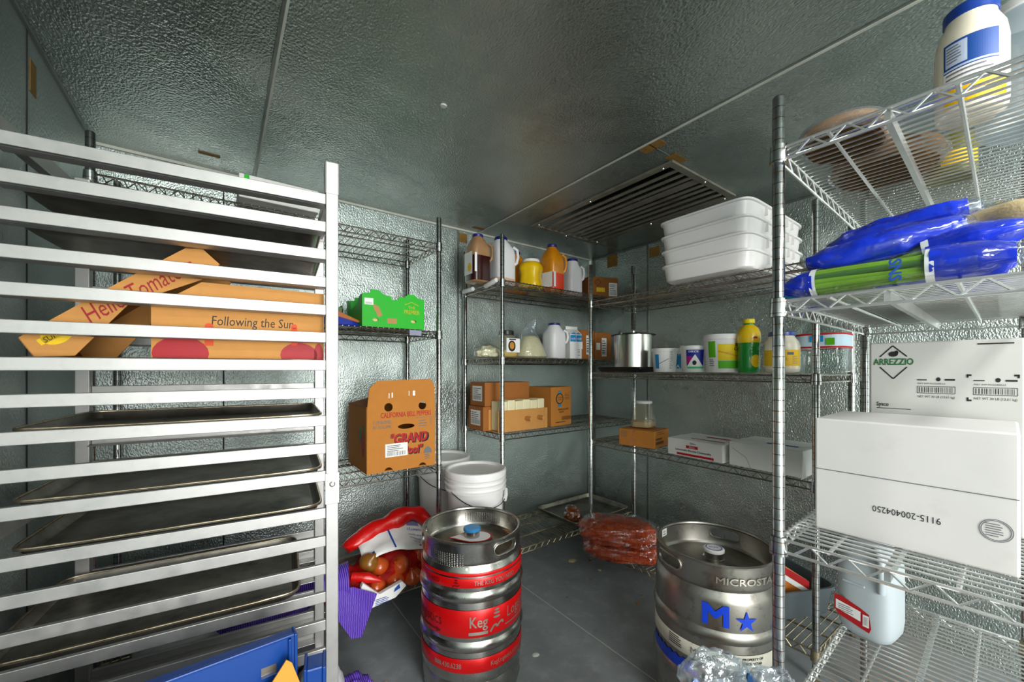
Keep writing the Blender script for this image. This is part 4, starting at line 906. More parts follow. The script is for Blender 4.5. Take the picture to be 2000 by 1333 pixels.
t = thing('tortilla_bag', 'pale brown bag at the front edge of the highest shelf beside the post', 'bag', U4(.125, .262, S44), a4)
b = MB(); b.loft([(0, .09, .07, 2.5), (.015, .105, .082, 2.5), (.03, .10, .078, 2.4), (.045, .06, .05, 2)], 40); b.build('tortilla_stack', m_tort, t, smooth=50)
b = MB(); b.loft([(0, .094, .074, 2.5), (.015, .11, .086, 2.5), (.032, .105, .082, 2.4), (.05, .065, .055, 2)], 40); b.build('bag_film', m_bag2, t, smooth=50)
t = thing('green_can', 'olive and yellow can lying at the right of the highest shelf', 'can', U4(.48, .03, S44), 0)
t.location = U4(.56, .12, S44)
MB().lathe([(.05, 0), (.052, .003), (.052, .1), (.05, .104)], 36).build('can_body', mat('olive_label', '6b6a1e', .4, noise_amt=.4, nscale=12), t, smooth=40)
Print(cyl(.052, math.radians(200), 0)).rect(-.03, .02, .05, .06, 8).done('yellow_label', m_yel, t)

# leeks and celery in blue printed bags
m_bluebag = mat('blue_printed_film', '0b2fc0', .28, noise_amt=.15, nscale=14, bump=.6, bscale=26, bdist=.006, coat=.3)
m_skybag = mat('sky_printed_film', '1d9ad6', .3, bump=.5, bscale=26, bdist=.006)
m_leek = mat('green_leek', '7fae2c', .4, noise_amt=.4, nscale=10); m_leekd = mat('dark_leek', '4f7a3c', .4, noise_amt=.3, nscale=10); m_leekw = mat('pale_leek', 'd3dd8e', .4)
m_root = mat('leek_roots', 'c9b184', .7, noise_amt=.3, nscale=40, bump=.8, bscale=120)
def lerp_path(pts, n):
    out = []; m = len(pts)-1
    for i in range(n+1):
        f = i/n*m; k2 = min(int(f), m-1); q = f-k2
        P = [Vector(pts[max(0, k2-1)]), Vector(pts[k2]), Vector(pts[k2+1]), Vector(pts[min(m, k2+2)])]
        out.append(.5*((2*P[1])+(-P[0]+P[2])*q+(2*P[0]-5*P[1]+4*P[2]-P[3])*q*q+(-P[0]+3*P[1]-3*P[2]+P[3])*q**3))
    return out
def leek_bag(label, pts, r0, blues, stalks=True, root=None, roots_at=None, seed=1, group='bagged leeks on the near unit'):
    P = lerp_path(pts, 24); base = Vector(P[0]); 
    t = thing('leek_bag', label, 'bag of leeks', tuple(base), 0, group); Q = [p-base for p in P]; rnd = random.Random(seed)
    prof = lambda f: r0*(.35+.65*min(1, 5*f, 5*(1-f)+.25))*(1+.06*math.sin(9*f+seed))
    if stalks:
        s1, s2 = MB(), MB()
        for k2 in range(12):
            a = 2*PI*k2/12; tw = rnd.uniform(-.8, .8); ra = rnd.uniform(.62, .78)
            pts_ = [q+Vector((math.cos(a+tw*i/20), 0, math.sin(a+tw*i/20)))*r0*ra for i, q in enumerate(Q[4:20])]
            (s1 if rnd.random() < .55 else s2).tube(pts_, [r0*.25*(1-.35*i/20) for i in range(16)], 8)
        s1.tube(Q[4:20], r0*.6, 10)
        s1.build('leek_stalks', m_leek, t, smooth=60); s2.build('leek_leaves', m_leekd if seed % 2 else m_leekw, t, smooth=60)
    for (f0, f1, m_) in blues:
        i0, i1 = int(f0*24), int(f1*24)
        for ie in ([i1] if f0 < .3 and f1 < .9 else [i0] if f0 > .3 else []):
            wb = MB(); wb.tube([Q[ie]-(Q[min(24, ie+1)]-Q[ie])*.35, Q[ie]+(Q[min(24, ie+1)]-Q[ie])*.35], prof(ie/24)*1.07, 20, cap=False); wb.build('white_band', m_paper, t, smooth=60)
        b = MB()
        b.tube([q for j in range(i0*3, i1*3+1) for q in [Q[j//3].lerp(Q[min(24, j//3+1)], (j % 3)/3)]], [prof(j/72)*1.05 for j in range(i0*3, i1*3+1)], 28, cap=True)
        for vi, v in enumerate(b.v): n_ = noise.noise(Vector((v[0]*70, v[1]*16, v[2]*70))+Vector((seed, 0, 0)))*r0*.32; b.v[vi] = (v[0]-abs(n_)*.6, v[1], v[2]+n_)
        b.build('printed_sleeve', m_, t, smooth=60)
    if roots_at:
        f0, f1 = roots_at; i0, i1 = int(f0*24), int(f1*24); b = MB(); b.tube(Q[i0:i1+1], [prof(i/24)*.98 for i in range(i0, i1+1)], 14); b.build('roots', m_root, t, smooth=60)
    b = MB(); b.tube(Q, [prof(i/24)*1.1 for i in range(25)], 16, cap=True)
    for vi, v in enumerate(b.v): n_ = noise.noise(Vector(v)*22)*r0*.15; b.v[vi] = (v[0], v[1]+n_, v[2]+abs(n_))
    b.build('bag_film', m_bag, t, smooth=60)
    return t
def Q4(ly, lx, dz): return U4(lx, ly, S43+dz)
lb1 = leek_bag('bottom front bag of green leeks with blue ends, along the near shelf edge', [Q4(.365, .06, .03), Q4(.25, .055, .032), Q4(.13, .05, .033), Q4(.0, .05, .034)], .030, [(0, .22, m_bluebag), (.72, .97, m_bluebag)], seed=1)
Print(lambda u, v: Vector((-.034, -.205, .0))+Vector((0, -u, v))).text('SNS', 0, .0, .026, rot=-PI/2, bold=.03).done('lettering', m_inkb, lb1)
leek_bag('second bag of leeks lying behind and above the front bag', [Q4(.34, .125, .03), Q4(.24, .12, .04), Q4(.12, .11, .07), Q4(.0, .10, .09)], .031, [(.02, .2, m_bluebag), (.7, 1, m_bluebag)], seed=2)
leek_bag('blue bag of leeks lying on top of the front green bag', [Q4(.33, .09, .088), Q4(.25, .09, .088), Q4(.15, .105, .105), Q4(.06, .13, .118)], .028, [(.08, .92, m_bluebag)], stalks=False, seed=3)
leek_bag('uppermost long blue leek bag arching over the pile', [Q4(.33, .17, .08), Q4(.26, .165, .128), Q4(.16, .165, .15), Q4(.05, .17, .16)], .028, [(.06, .92, m_bluebag)], stalks=False, seed=5)
leek_bag('leek bag whose pale roots show at the right end', [Q4(.15, .2, .095), Q4(.09, .18, .11), Q4(.04, .16, .12), Q4(-.02, .12, .12)], .034, [(.02, .5, m_bluebag)], stalks=False, roots_at=(.45, .98), seed=4)
leek_bag('lowest hidden leek bag with a sky blue end beside the post', [Q4(.40, .19, .028), Q4(.30, .2, .028), Q4(.18, .2, .03), Q4(.02, .2, .03)], .027, [(0, .2, m_skybag), (.2, .38, m_bluebag), (.6, 1, m_bluebag)], seed=6)
# cardboard sheet lining that shelf
tag(MB().box(0, .6, 0, .3, 0, .003).build('shelf_liner', mat('grey_liner', '8b8b84', .8), loc=U4(.27, .03, S43), rot=(0, 0, a4)), 'grey liner sheet under the bagged leeks', 'liner')

# ------------------------------------------------------------------ kegs
def keg(label, loc, H=.594, R=.2, chime_ang=(0, PI), steel=None, ribs=(.40, .222), chz=.51, mtop=None):
    steel = steel or m_steel
    t = thing('keg', label, 'keg', (*loc, 0), 0, 'beer kegs')
    pr = [(.165, .012), (.185, .03), (.188, .085), (.192, .092), (R-.002, .10), (R-.001, .12)]
    for z in sorted(ribs): pr += [(R-.002, z-.035), (R-.003, z-.02), (R+.004, z-.010), (R+.006, z), (R+.004, z+.010), (R-.003, z+.02), (R-.002, z+.035)]
    pr += [(R-.001, chz-.035), (R-.004, chz-.02), (R-.012, chz-.008), (R-.014, chz), (.16, chz+.012), (.08, chz+.022), (.0, chz+.024)]
    MB().lathe(pr[:-1]+[(.03, chz+.024)], 72).build('keg_body', steel, t, smooth=35)
    MB().lathe([(.183, chz-.001), (.16, chz+.0125), (.08, chz+.0225), (.03, chz+.025)], 64, cap=False).build('keg_top', mtop or m_steeltop, t, smooth=60)
    # bottom skirt
    MB().lathe([(.178, 0), (.19, .004), (.194, .02), (.194, .07), (.188, .09), (.183, .088), (.186, .02), (.178, .006)], 64, cap=False).build('base_ring', steel, t, smooth=35)
    # top ring with hand holes
    Rr = R-.004; c = MB(); c.lathe([(Rr-.012, chz-.004), (Rr-.005, chz+.004), (Rr-.001, chz+.014), (Rr-.001, H-.012), (Rr+.001, H-.004), (Rr-.004, H), (Rr-.010, H-.002), (Rr-.011, H-.008), (Rr-.005, H-.014), (Rr-.0055, chz+.014), (Rr-.010, chz+.006), (Rr-.016, chz-.002)], 96, cap=False)
    n = 96; m_ = 12
    for k2 in range(n): c.f.append([(m_-1)*n+k2, (m_-1)*n+(k2+1) % n, (k2+1) % n, k2]); c.mi.append(0)
    co = c.build('top_ring', steel, t, smooth=35, weld=True)
    cut = []
    hz = (chz+H)/2+.004
    for a in chime_ang:
        cb = MB(); pl = []
        for k2 in range(24):
            q = 2*PI*k2/24; pl.append((math.copysign(.033, math.cos(q))+.020*math.cos(q) if abs(math.cos(q)) > 1e-6 else 0, hz+.019*math.sin(q)))
        vs = []
        for rr in (Rr-.05, Rr+.05):
            for u, z in pl: vs.append((rr*math.cos(a)-u*math.sin(a), rr*math.sin(a)+u*math.cos(a), z))
        cb.add(vs, [tuple(range(24)), tuple(range(47, 23, -1))]+[(i, (i+1) % 24, 24+(i+1) % 24, 24+i) for i in range(24)]); cut.append(cb)
        hb = MB(); hb.tube([((Rr+.0005)*math.cos(a+u/Rr), (Rr+.0005)*math.sin(a+u/Rr), z) for u, z in [(x_*1.06, hz+(z_-hz)*1.1) for x_, z_ in pl]], .004, 8, closed=True)
        hb.build('hand_hole_lip', steel, t, smooth=60)
    carve(co, cut)
    return t
# keg 1
D = math.radians
k1 = keg('keg with three red bands in the middle of the floor', (.823, 1.393), chime_ang=(D(-80), D(150)))
for z0, z1 in ((.436, .470), (.258, .356), (.132, .183)): MB().lathe([(.1995, z0), (.2003, z0+.001), (.2003, z1-.001), (.1995, z1)], 96, cap=False).build('red_band', m_red, k1, smooth=60)
MB().lathe([(.2, .476), (.2003, .477), (.2003, .486), (.199, .488)], 96, cap=False).build('red_band', m_red, k1, smooth=60)
def kw(a, z, eps=.0012): return cyl(.2, D(a), z, 0, 0, eps)
Print(kw(-114, .312)).text('Keg', 0, 0, .056, cond=.78, bold=.012).rect(-.035, -.044, .035, -.033, 4).done('lettering', m_silver, k1, 'silver lettering')
Print(kw(-59, .312)).text('Logistics', 0, .006, .056, cond=.8).rect(-.085, -.036, .1, -.032, 8).done('lettering', m_silver, k1, 'silver lettering')
p = Print(kw(-94, .312))
for z_, w_ in ((.034, .010), (.022, .013), (.008, .014)): p.ell(0, z_, w_, .0042)
p.line([(-.026, -.04), (-.014, -.022), (-.004, -.018), (.002, -.028), (.012, -.016), (.024, -.012), (.026, -.022)], .007); p.done('keg_emblem', m_silver, k1)
Print(kw(-175, .312)).text('Logistics', 0, 0, .056, cond=.8).rect(-.085, -.042, .05, -.037, 8).poly([(.05, -.048), (.05, -.031), (.072, -.0395)]).done('lettering', m_darkred, k1, 'dark lettering')
Print(kw(-94, .452)).text('THE KEG YOU NEED', 0, 0, .023, cond=.8, bold=.008).done('lettering', m_silver, k1); Print(kw(-168, .452)).text('YOU NEED', 0, 0, .024, cond=.7).done('lettering', m_darkred, k1)
p = Print(kw(-137, .452)).ell(0, .012, .006, .003).ell(0, .003, .008, .003).line([(-.014, -.012), (-.005, -.006), (.003, -.01), (.013, -.004)], .004); p.done('keg_emblem', m_darkred, k1)
Print(kw(-147, .157)).text('888.430.6238', 0, 0, .025, cond=.8, bold=.008).done('lettering', m_silver, k1); Print(kw(-82, .157)).text('KegLogistics.com', 0, 0, .024, cond=.8).done('lettering', m_silver, k1)
dm = MB()
for i in range(15):
    for k2 in range(8):
        a = D(-171+i*2.9); z = .553-k2*.0062
        c0 = Vector(((.1955)*math.cos(a), .1955*math.sin(a), z)); nrm = Vector((math.cos(a), math.sin(a), 0)); tg = Vector((-math.sin(a), math.cos(a), 0))
        dm.add([c0+tg*.0032, c0+Vector((0, 0, .0022)), c0-tg*.0032, c0-Vector((0, 0, .0022)), c0+nrm*.0022], [(0, 1, 4), (1, 2, 4), (2, 3, 4), (3, 0, 4)])
for i in range(16):
    for k2 in range(6):
        a = D(20+i*3.2); z = .565-k2*.0062
        c0 = Vector(((.1905)*math.cos(a), .1905*math.sin(a), z)); nrm = -Vector((math.cos(a), math.sin(a), 0)); tg = Vector((-math.sin(a), math.cos(a), 0))
        dm.add([c0+tg*.0032, c0+Vector((0, 0, .0022)), c0-tg*.0032, c0-Vector((0, 0, .0022)), c0+nrm*.0022], [(0, 1, 4), (1, 2, 4), (2, 3, 4), (3, 0, 4)])
dm.build('embossed_dots', m_steel, k1)
def valve(k, capm, z=.534, tall=.03):
    MB().lathe([(.036, z-.003), (.036, z+.004), (.031, z+.006), (.031, z+tall)], 36, cap=True).build('valve_neck', m_steel, k, smooth=35)
    b = MB(); b.lathe([(.033, z+tall), (.035, z+tall+.002), (.035, z+tall+.010), (.031, z+tall+.013)], 36); return b.build('valve_cap', capm, k, smooth=35)
valve(k1, mat('blue_valve_cap', '3a8fd0', .4))
tgp = [(.075*math.cos(a), .06*math.sin(a)) for a in [2*PI*i/24 for i in range(24)]]
def tear(s): # teardrop tag
    pts = []
    for i in range(28):
        a = 2*PI*i/28; r = .068*s
        x_, y_ = r*math.cos(a), r*.78*math.sin(a)
        if math.cos(a) < -.2: x_ *= 1.65; y_ *= (1-((-math.cos(a)-.2)/.8)**1.5)
        pts.append((x_, y_))
    return pts
tr_ = MB(); tr_.prism(tear(1.0), .5385, .5395, 'xy'); plabel(tr_.build('paper_tag', m_inkr, k1, rot=(0, 0, D(-30)), loc=(.01, -.01, 0)), 'paper collar tag, red edge')
tr_ = MB(); tr_.prism(tear(.9), .5396, .5404, 'xy'); plabel(tr_.build('paper_tag', m_paper, k1, rot=(0, 0, D(-30)), loc=(.01, -.01, 0)), 'white paper collar tag')
MB().lathe([(.0055, 0), (.005, .003), (.002, .004)], 12).build('weld_dot', m_white, k1, loc=(.2*math.cos(D(-126)), .2*math.sin(D(-126)), .505), rot=(0, PI/2, D(-126)))
# keg 2
k2_ = keg('keg with a blue letter M and star, beside the near post', (1.443, .726), chime_ang=(D(160), D(15)), steel=m_steel2, ribs=(.365, .20), chz=.507)
def kw2(a, z, eps=.0012, R=.2): return cyl(R, D(a), z, 0, 0, eps)
Print(kw2(-152, .432)).text('M', 0, 0, .09, bold=.045, cond=1.25).done('painted_letter', m_blueprint, k2_, 'blue painted letter')
p = Print(kw2(-126, .424)); st = [((.035 if i % 2 == 0 else .0135)*math.sin(2*PI*i/10), (.035 if i % 2 == 0 else .0135)*math.cos(2*PI*i/10)) for i in range(10)]
for i in range(10): p.poly([(0, 0), st[i], st[(i+1) % 10]])
p.done('painted_star', m_blueprint, k2_, 'blue painted star')
Print(kw2(-121, .545, .0016, .196)).text('MICROSTAR', 0, 0, .03, bold=.015, cond=1.3).done('embossed_lettering', m_silver, k2_)
MB().lathe([(.1992, .27), (.2008, .271), (.2008, .318), (.1992, .319)], 96, cap=False).build('cream_label_band', m_keglabel, k2_, smooth=60)
Print(kw2(-158, .295, .0018)).text('MicroStar', 0, 0, .03, cond=.9).done('lettering', m_inkgrey, k2_); Print(kw2(-120, .3, .0018)).text('PROPERTY OF', 0, .008, .011, bold=.02).text('MICROSTAR', 0, -.006, .011, bold=.02).done('lettering', m_ink, k2_)
Print(kw2(172, .302, .0018)).lines(-.03, .01, .03, 5, .007, .003).done('small_print', m_ink, k2_)
b = MB(); r0 = .2006
for i in range(40):
    a0_ = D(130+i*1.6); a1_ = D(130+(i+1)*1.6); top = .252+.004*math.sin(i*1.3)-(.02 if i > 36 else 0)
    b.add([(r0*math.cos(a), r0*math.sin(a), z) for a, z in ((a0_, .212), (a1_, .212), (a1_, top), (a0_, top))], [(0, 1, 2, 3)])
b.build('blue_label', m_blueprint, k2_)
vc = valve(k2_, m_white, .531, .026)
Print(lambda u, v: Vector((u, v, .5708))).line([(.026*math.cos(2*PI*i/24), .026*math.sin(2*PI*i/24)) for i in range(25)], .003).text('STAR', 0, 0, .014, rot=-.9).done('cap_print', m_inkb, k2_)
a = D(95); mpi = lambda u, v: Vector(((.1895)*math.cos(a-u/.19), .1895*math.sin(a-u/.19), .565+v))
Print(mpi).rect(-.018, -.014, .018, .014, 4).done('barcode_sticker', m_paper, k2_)
mpi2 = lambda u, v: Vector(((.1885)*math.cos(a-u/.19), .1885*math.sin(a-u/.19), .565+v)); Print(mpi2).bars(-.01, .0, .01, .008, 2).rect(-.008, -.008, .008, -.005).done('barcode', m_ink, k2_)

# ------------------------------------------------------------------ buckets
def bucket(label, loc, base_z=0, group='white buckets between the shelving units'):
    t = thing('bucket', label, 'bucket', loc, 0, group)
    MB().lathe([(.128, 0), (.131, .004), (.143, .25), (.143, .252), (.157, .254), (.158, .262), (.147, .266), (.147, .278), (.158, .281), (.159, .290), (.147, .294), (.147, .304), (.157, .307), (.158, .315), (.148, .318), (.148, .33)], 56).build('bucket_body', m_white, t, smooth=30)
    b = MB(); b.lathe([(.149, .322), (.157, .324), (.158, .345), (.156, .352), (.150, .355), (.143, .353), (.139, .341), (.05, .3405)], 56); b.build('lid', m_white, t, smooth=35)
    h = MB(); pts = [(.151*math.cos(a), .151*math.sin(a), .262-.075*math.sin((a-D(-170))/D(160)*PI)) for a in [D(-170+160*i/20) for i in range(21)]]
    h.tube([(p[0]*1.04, p[1]*1.04, p[2]) for p in pts], .0022, 6); h.build('wire_handle', m_ink, t, smooth=60)
    g_ = MB(); g_.tube([(.157*math.cos(D(a)), .157*math.sin(D(a)), z) for a, z in ((-28, .235), (-40, .215), (-52, .2))], .010, 10); g_.build('handle_grip', m_white, t, smooth=60)
    return t
b1 = bucket('lower white bucket of the stack between the two shelving units', (1.065, 1.765, 0))
b2 = copy_tree(b1); b2.location = (1.065, 1.765, .3545); b2['label'] = 'upper white bucket of the stack with the lid in full view'
b3 = copy_tree(b1); b3.location = (1.06, 2.125, 0); b3['label'] = 'white bucket on the floor behind the stacked pair'
b4 = copy_tree(b1); b4.location = (1.06, 2.125, .3545); b4['label'] = 'white bucket on top of the one behind, partly hidden by the shelf post'

# ------------------------------------------------------------------ onions, purple bags on unit 1 bottom
sheet_pan('sheet pan under the onion bags on the bottom shelf', (.60, 2.02, S11), .0, .46, .40, None, .022)
m_onion = mat('onion_skin', 'c2501a', .3, noise_amt=.35, nscale=8, coat=.35, stretch=(1, 1, .3)); m_oniond = mat('brown_onion_skin', '8a5a1c', .3, noise_amt=.3, nscale=8, coat=.35)
onp = MB(); R_ = .040
onp.lathe([(.002, 0), (.02, .002), (.034, .014), (.040, .03), (.037, .047), (.024, .062), (.009, .070), (.005, .082)], 28)
on0 = onp.build('onion', m_onion, smooth=60)
spots = [(.56, 1.815, .0, .3, 'large onion at the front left of the red bag'), (.65, 1.81, .0, .1, 'onion in the front middle of the red bag'), (.745, 1.815, .0, -.4, 'brightest onion at the front right of the red bag'), (.825, 1.87, .0, .6, 'onion at the right end of the red bag'),
         (.60, 1.84, .07, .2, 'onion in the second layer at the left of the red bag'), (.70, 1.84, .072, .8, 'onion in the second layer at the middle of the red bag'), (.785, 1.87, .068, .3, 'onion in the second layer at the right of the red bag'),
         (.50, 1.91, .0, .1, 'onion low at the left end of the red bag'), (.49, 1.80, .005, .9, 'onion in the second red bag nearest the rack'), (.42, 1.86, .0, .2, 'onion in the second red bag half hidden by the rack post')]
for i, (x_, y_, dz, rr, lb) in enumerate(spots):
    o = on0 if i == 0 else on0.copy()
    if i: COL.objects.link(o)
    o.location = (x_, y_, S11+.012+dz); o.rotation_euler = (rr, rr*.7, i); o.scale = (1.12, 1.12, 1.05); tag(o, lb, 'onion', 'onions in red mesh bags')
o = on0.copy(); o.data = on0.data.copy(); o.data.materials[0] = m_oniond; COL.objects.link(o); o.location = (.535, 1.86, S11+.115); o.rotation_euler = (.5, .4, 0); o.scale = (1.15, 1.15, 1.1)
tag(o, 'single brown onion lying loose on top at the left of the red bag', 'onion')
m_rednet = net_mat('red_onion_net', 'ea1408', .08, 230, .6)
m_redfilm = mat('red_shiny_film', 'd2100c', .3, noise_amt=.15, nscale=12, bump=.5, bscale=22, bdist=.01, coat=.2)
t = thing('onion_bag', 'red mesh onion bag with a white printed panel', 'bag', (.675, 1.92, S11+.01), 0, 'onion bags on the bottom shelf')
b = blob(41, .185, .128, .105, .10, 2.2, 5, .55); b.build('red_net', m_rednet, t, smooth=60)
b = MB(); nu, nv = 20, 10; vs = []
for i in range(nu+1):
    for j2 in range(nv+1):
        u = i/nu; v = j2/nv; x_ = -.155+.33*u; y_ = -.10+.16*v; z_ = .155+.085*v+.02*math.sin(3*u+1)*(1-v)-.03*(u-.5)**2*4+noise.noise(Vector((u*4, v*3, 2)))*.012
        vs.append((x_, y_, z_))
b.add(vs, [(i*(nv+1)+j2, (i+1)*(nv+1)+j2, (i+1)*(nv+1)+j2+1, i*(nv+1)+j2+1) for i in range(nu) for j2 in range(nv)]); plabel(b.build('printed_panel', m_paper, t, smooth=60, solid=.002), 'white printed panel')
def pan_map(u, v):
    x_ = -.155+.33*u; y_ = -.10+.16*v; z_ = .155+.085*v+.02*math.sin(3*u+1)*(1-v)-.03*(u-.5)**2*4+noise.noise(Vector((u*4, v*3, 2)))*.012
    return Vector((x_, y_-.003, z_+.004))
p = Print(pan_map); p.rect(.43, .05, .455, .98, 1)
for i in range(16): p.rect(.74+i*.0125, .78, .74+i*.0125+.006, .95)
p.text('1094721', .84, .68, .09, rot=PI, cond=.8)
for i, s_ in enumerate(['ONIONS GEANTS', 'YELLOW ONIONS', '50 LB U.S. No 1']): p.text(s_, .84, .52-.13*i, .075, rot=PI, cond=.42)
p.poly([(.08, .05), (.16, .05), (.16, .2), (.08, .2)]); p.done('blue_print', m_inkb, t)
b = MB(); P_ = lerp0([(-.20, .03, .165), (-.13, .05, .205), (0, .06, .232), (.12, .06, .262), (.19, .04, .238), (.24, .0, .20)], 26)
b.tube(P_, [.012+.034*math.sin(PI*min(1, (i+2)/26))**.7 for i in range(27)], 18)
for vi, v in enumerate(b.v): n_ = noise.noise(Vector(v)*16)*.018; b.v[vi] = (v[0], v[1]*1.0+n_, v[2]+n_)
b.build('red_bag_top', m_redfilm, t, smooth=60)
t = thing('onion_bag', 'red mesh onion bag slumped behind the rack post with a white strip', 'bag', (.455, 1.84, S11+.004), 0, 'onion bags on the bottom shelf')
blob(43, .10, .10, .10, .12, 2.2, 4, .5).build('red_net', m_rednet, t, smooth=60)
b = MB(); b.prism([(.05, .0), (.17, .012), (.22, .05), (.20, .075), (.10, .05), (.03, .12), (.02, .10)], -.125, -.10); b.build('printed_panel', m_paper, t, bevel=.004)
Print(front(-.125)).lines(.08, .03, .15, 4, .007, .003).poly([(.16, .04), (.19, .05), (.185, .07), (.165, .055)]).done('blue_print', m_inkb, t)
b = MB(); b.tube([(.0, -.06, .13), (.06, -.09, .12), (.11, -.11, .10)], [.018, .022, .008], 10); b.build('tied_neck', m_redfilm, t, smooth=60)
m_purple = mat('purple_mesh_sack', '4a1fb0', .38, noise_amt=.3, nscale=18, coat=.15)
def ribs(m, c2, scale):
    nt = m.node_tree; N = nt.nodes; L = nt.links; b = N['Principled BSDF']; tc = N.new('ShaderNodeTexCoord')
    wv = N.new('ShaderNodeTexWave'); wv.inputs['Scale'].default_value = scale; wv.inputs['Distortion'].default_value = 2.5; wv.inputs['Detail'].default_value = 3; wv.bands_direction = 'X'
    L.new(tc.outputs['Object'], wv.inputs['Vector']); src = b.inputs['Base Color'].links[0].from_socket
    mx = N.new('ShaderNodeMix'); mx.data_type = 'RGBA'; L.new(wv.outputs['Fac'], mx.inputs[0]); L.new(src, mx.inputs[6]); mx.inputs[7].default_value = (*hexc(c2), 1); L.new(mx.outputs[2], b.inputs['Base Color'])
    bp = N.new('ShaderNodeBump'); bp.inputs['Strength'].default_value = .8; bp.inputs['Distance'].default_value = .004; L.new(wv.outputs['Fac'], bp.inputs['Height']); L.new(bp.outputs[0], b.inputs['Normal'])
ribs(m_purple, '8a6ae0', 45)
t = thing('purple_sack', 'purple mesh sack sprawling over the front of the bottom shelf', 'sack', (.20, 1.89, S11), 0, 'purple mesh sacks')
blob(51, .17, .12, .095, .25, 2.4, 5, .5).build('sack_body', m_purple, t, smooth=60, loc=(-.06, .02, 0))
b = MB(); b.tube(lerp0([(-.18, -.12, .05), (-.04, -.11, .085), (.10, -.10, .125), (.24, -.13, .14)], 12), [.02+.05*i/12 for i in range(13)], 16); b.build('sack_fold', m_purple, t, smooth=60)
pts = [(.22, -.15, .17), (.32, -.19, .10), (.30, -.22, .0), (.27, -.24, -.08)]
b = MB(); b.add([(.13, -.18, .13), (.24, -.19, .13), (.335, -.20, .075), (.265, -.22, -.07), (.225, -.22, -.06), (.18, -.2, .02)], [(0, 1, 2, 3, 4, 5)]); b.build('sack_mouth', m_purple, t, solid=.006)
MB().tube([(.04, -.21, .02), (.07, -.215, .05), (.11, -.215, .04)], .002, 6).build('drawstring', m_paper, t)
t = thing('white_sack', 'white printed sack on the floor behind the rack post', 'sack', (.28, 1.53, 0), 0, 'white sacks')
blob(53, .085, .10, .092, .12, 2, 4, .8).build('sack_body', mat('white_sack_film', 'd9dade', .45, noise_amt=.06, bump=.4, bscale=20, bdist=.01), t, smooth=60)
t = thing('purple_sack', 'small purple mesh sack on the floor right of the white sack', 'sack', (.40, 1.50, 0), 0, 'purple mesh sacks')
blob(55, .055, .07, .06, .25, 2.2, 4, .6).build('sack_body', m_purple, t, smooth=60)
MB().tube([(-.03, -.06, .05), (.0, -.075, .09), (.03, -.06, .05)], .0018, 6).build('drawstring', m_paper, t)
t = thing('white_sack', 'white printed sack low behind the rack left of the blue tray', 'sack', (-.12, 1.88, S11), .2, 'white sacks')
blob(57, .13, .10, .05, .15, 2, 4, .5).build('sack_body', MATS['white_sack_film'], t, smooth=60)
MB().tube([(-.2, -.12, .03), (-.1, -.13, .05), (.02, -.11, .03)], .02, 10).build('purple_sleeve', m_purple, t, smooth=60)

# blue totes in front of the rack
m_btote = mat('blue_tote_plastic', '0e3f8c', .35, noise_amt=.06)
bt = thing('blue_tray', 'big blue plastic tray standing on edge in front of the rack', 'tray', (-.142, .949, 0), math.radians(2.5), 'blue plastic trays')
b = MB(); b.box(-.27, .27, 0, .006, 0, .646); fp = b.build('tray_panel', m_btote, bt)
cb = MB(); cb.box(.210, .238, -.02, .03, .535, .556); carve(fp, [cb, MB().box(.210, .238, -.02, .03, .58, .602)])
b = MB(); b.box(-.27, .27, .006, .03, .64, .646); b.box(-.27, .27, .006, .03, 0, .006); b.box(-.27, -.264, .006, .03, .006, .64); b.box(.264, .27, .006, .03, .006, .64); b.build('tray_walls', m_btote, bt)
b = MB(); b.box(.27, .276, -.004, .03, 0, .65); b.box(-.276, -.27, -.004, .03, 0, .65); b.box(-.27, .27, -.004, .004, .646, .652); b.box(.258, .264, -.008, 0, .0, .645); b.build('rim', m_btote, bt, bevel=.002)
MB().box(.209, .239, .007, .009, .579, .603).build('metal_insert', m_silver, bt)
bt2 = thing('blue_tray', 'second blue tray tucked behind the right edge of the first', 'tray', (.168, .95, 0), -.2, 'blue plastic trays')
b = MB(); b.box(-.02, .015, 0, .05, 0, .565); b.build('tray_side', m_btote, bt2, bevel=.004); b = MB(); b.box(-.024, -.018, -.005, .055, 0, .57); b.box(.013, .02, -.005, .055, 0, .565); b.build('rim', m_btote, bt2, bevel=.002)
t = thing('orange_card', 'torn orange card leaning on the blue tray', 'card', (.105, .925, 0), .04)
MB().prism([(-.06, 0), (.035, 0), (.03, .56), (.014, .612), (.004, .622), (-.02, .59), (-.055, .55)], 0, .003).build('card_sheet', mat('orange_card', 'd9973a', .7, noise_amt=.1), t)

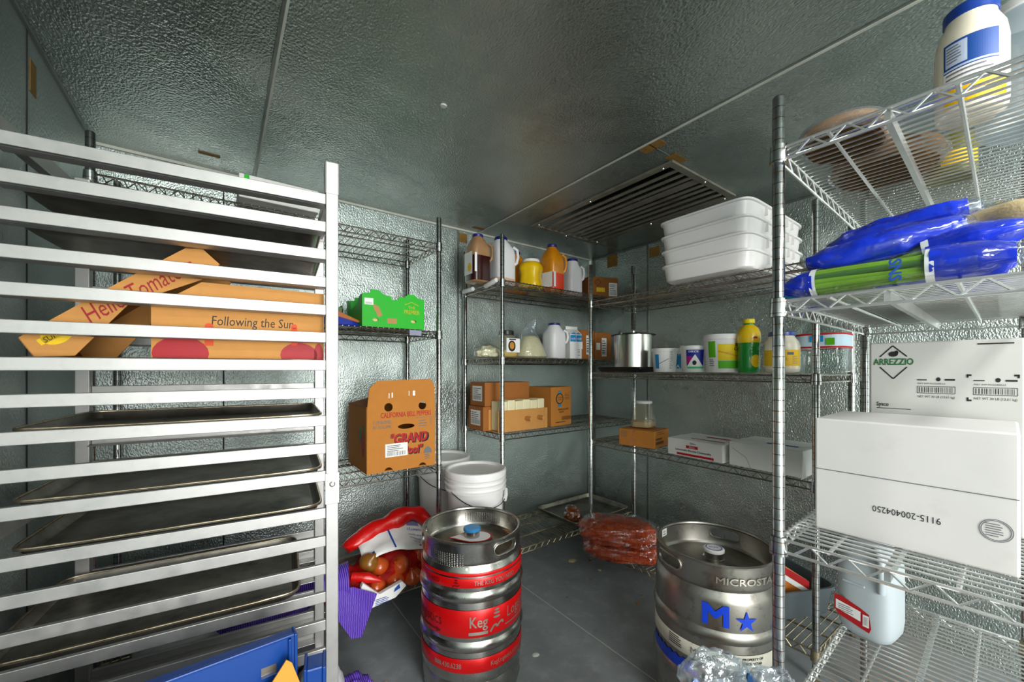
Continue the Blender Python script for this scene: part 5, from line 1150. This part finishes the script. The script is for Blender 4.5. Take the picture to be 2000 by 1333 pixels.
# clear bags at the lower right, on a carton
carton('carton', 'brown carton on the floor under the clear bags, below the photograph', (.85, .385, 0), .2, .30, .25, .40, m_card)
m_bagblue = mat('navy_bag_edge', '14406e', .35, noise_amt=.1, bump=.4, bscale=22, bdist=.008); m_bagb2 = mat('blue_bag_print', '1558ad', .3, bump=.4, bscale=22, bdist=.008)
m_cont = mat('packed_clear_plastic', 'b4bcc2', .25, noise_amt=.15, nscale=12, bump=.8, bscale=24, bdist=.01)
for i, (x_, y_, rz, sx, sy, sz, lb, m_) in enumerate([(.945, .475, -.55, .075, .04, .085, 'crinkled clear bag with a blue strip in front of the keg', m_bagb2), (.985, .375, -.75, .06, .035, .09, 'clear bag with a navy edge, middle one of the three', m_bagblue), (.985, .29, -.9, .05, .035, .08, 'clear bag nearest the shelf post at the bottom edge', m_bagblue)]):
    t = thing('clear_bag', lb, 'bag', (x_, y_, .40), rz, 'clear bags in front of the keg')
    blob(61+i, sx*.8, sy*.6, sz*.55, .2, 1.4, 4, .6).build('packed_contents', m_cont, t, smooth=60)
    b = MB(); n_ = 12; vs = []
    for q in range(n_+1):
        f = q/n_; zz = sz*(1.62-.75*f) if i else sz*(1.15-.55*f); vs += [(-sx*.85+sx*1.75*f, -sy*.55, zz-.016), (-sx*.85+sx*1.75*f, -sy*.45, zz+.004*math.sin(q*2)), (-sx*.85+sx*1.75*f, -sy*.3, zz-.014)]
    b.add(vs, [(q*3+a_, q*3+3+a_, q*3+4+a_, q*3+1+a_) for q in range(n_) for a_ in (0, 1)]); b.build('printed_edge', m_, t, smooth=60, solid=.002)
    if i: b = MB(); b.add([(-sx*.85, -sy*.55, sz*.2), (-sx*.7, -sy*.6, sz*.2), (-sx*.7, -sy*.55, sz*1.5), (-sx*.85, -sy*.5, sz*1.6)], [(0, 1, 2, 3)]); b.build('printed_edge', m_, t, solid=.002)
    blob(71+i, sx*1.08, sy, sz*.95, .28, 2.3, 5, .75, .8).build('bag_film', m_bag2, t, smooth=60)
    if i == 0: MB().box(.03, .042, -sy-.008, -sy-.005, .05, .09).build('red_tab', m_inkr, t, rot=(0, .25, 0))

# ------------------------------------------------------------------ floor scraps
rnd = random.Random(4)
m_scrap = mat('pale_scrap', 'c9b98e', .8); m_scrap2 = mat('orange_scrap', 'b5702a', .8); m_scrap3 = mat('white_scrap', 'dcdcd6', .8)
for i, (x_, y_, s_, m_, lb) in enumerate([(1.80, 1.80, .03, m_scrap, 'pale food scrap on the floor by the corner unit foot'), (1.85, 1.62, .014, m_scrap, 'small pale crumb on the floor right of the corner unit foot'),
        (.47, 1.55, .011, m_scrap, 'pale crumb on the floor near the purple sacks'), (.515, 1.53, .009, m_scrap, 'second pale crumb left of the red-banded keg'),
        (.585, 1.40, .012, m_scrap2, 'orange crumb on the floor left of the red-banded keg'), (.545, 1.42, .012, m_ink, 'dark crumb beside the orange crumb'),
        (1.08, 1.30, .018, m_scrap3, 'white paper scrap right of the red-banded keg'), (1.74, 1.27, .01, m_scrap2, 'tiny orange crumb under the right wall unit edge')]):
    o = blob(80+i, s_, s_*.7, s_*.25, .35, 2.5, 2, .3).build('food_scrap', m_, smooth=50, loc=(x_, y_, .0), rot=(0, 0, i)); tag(o, lb, 'scrap', 'scraps on the floor')
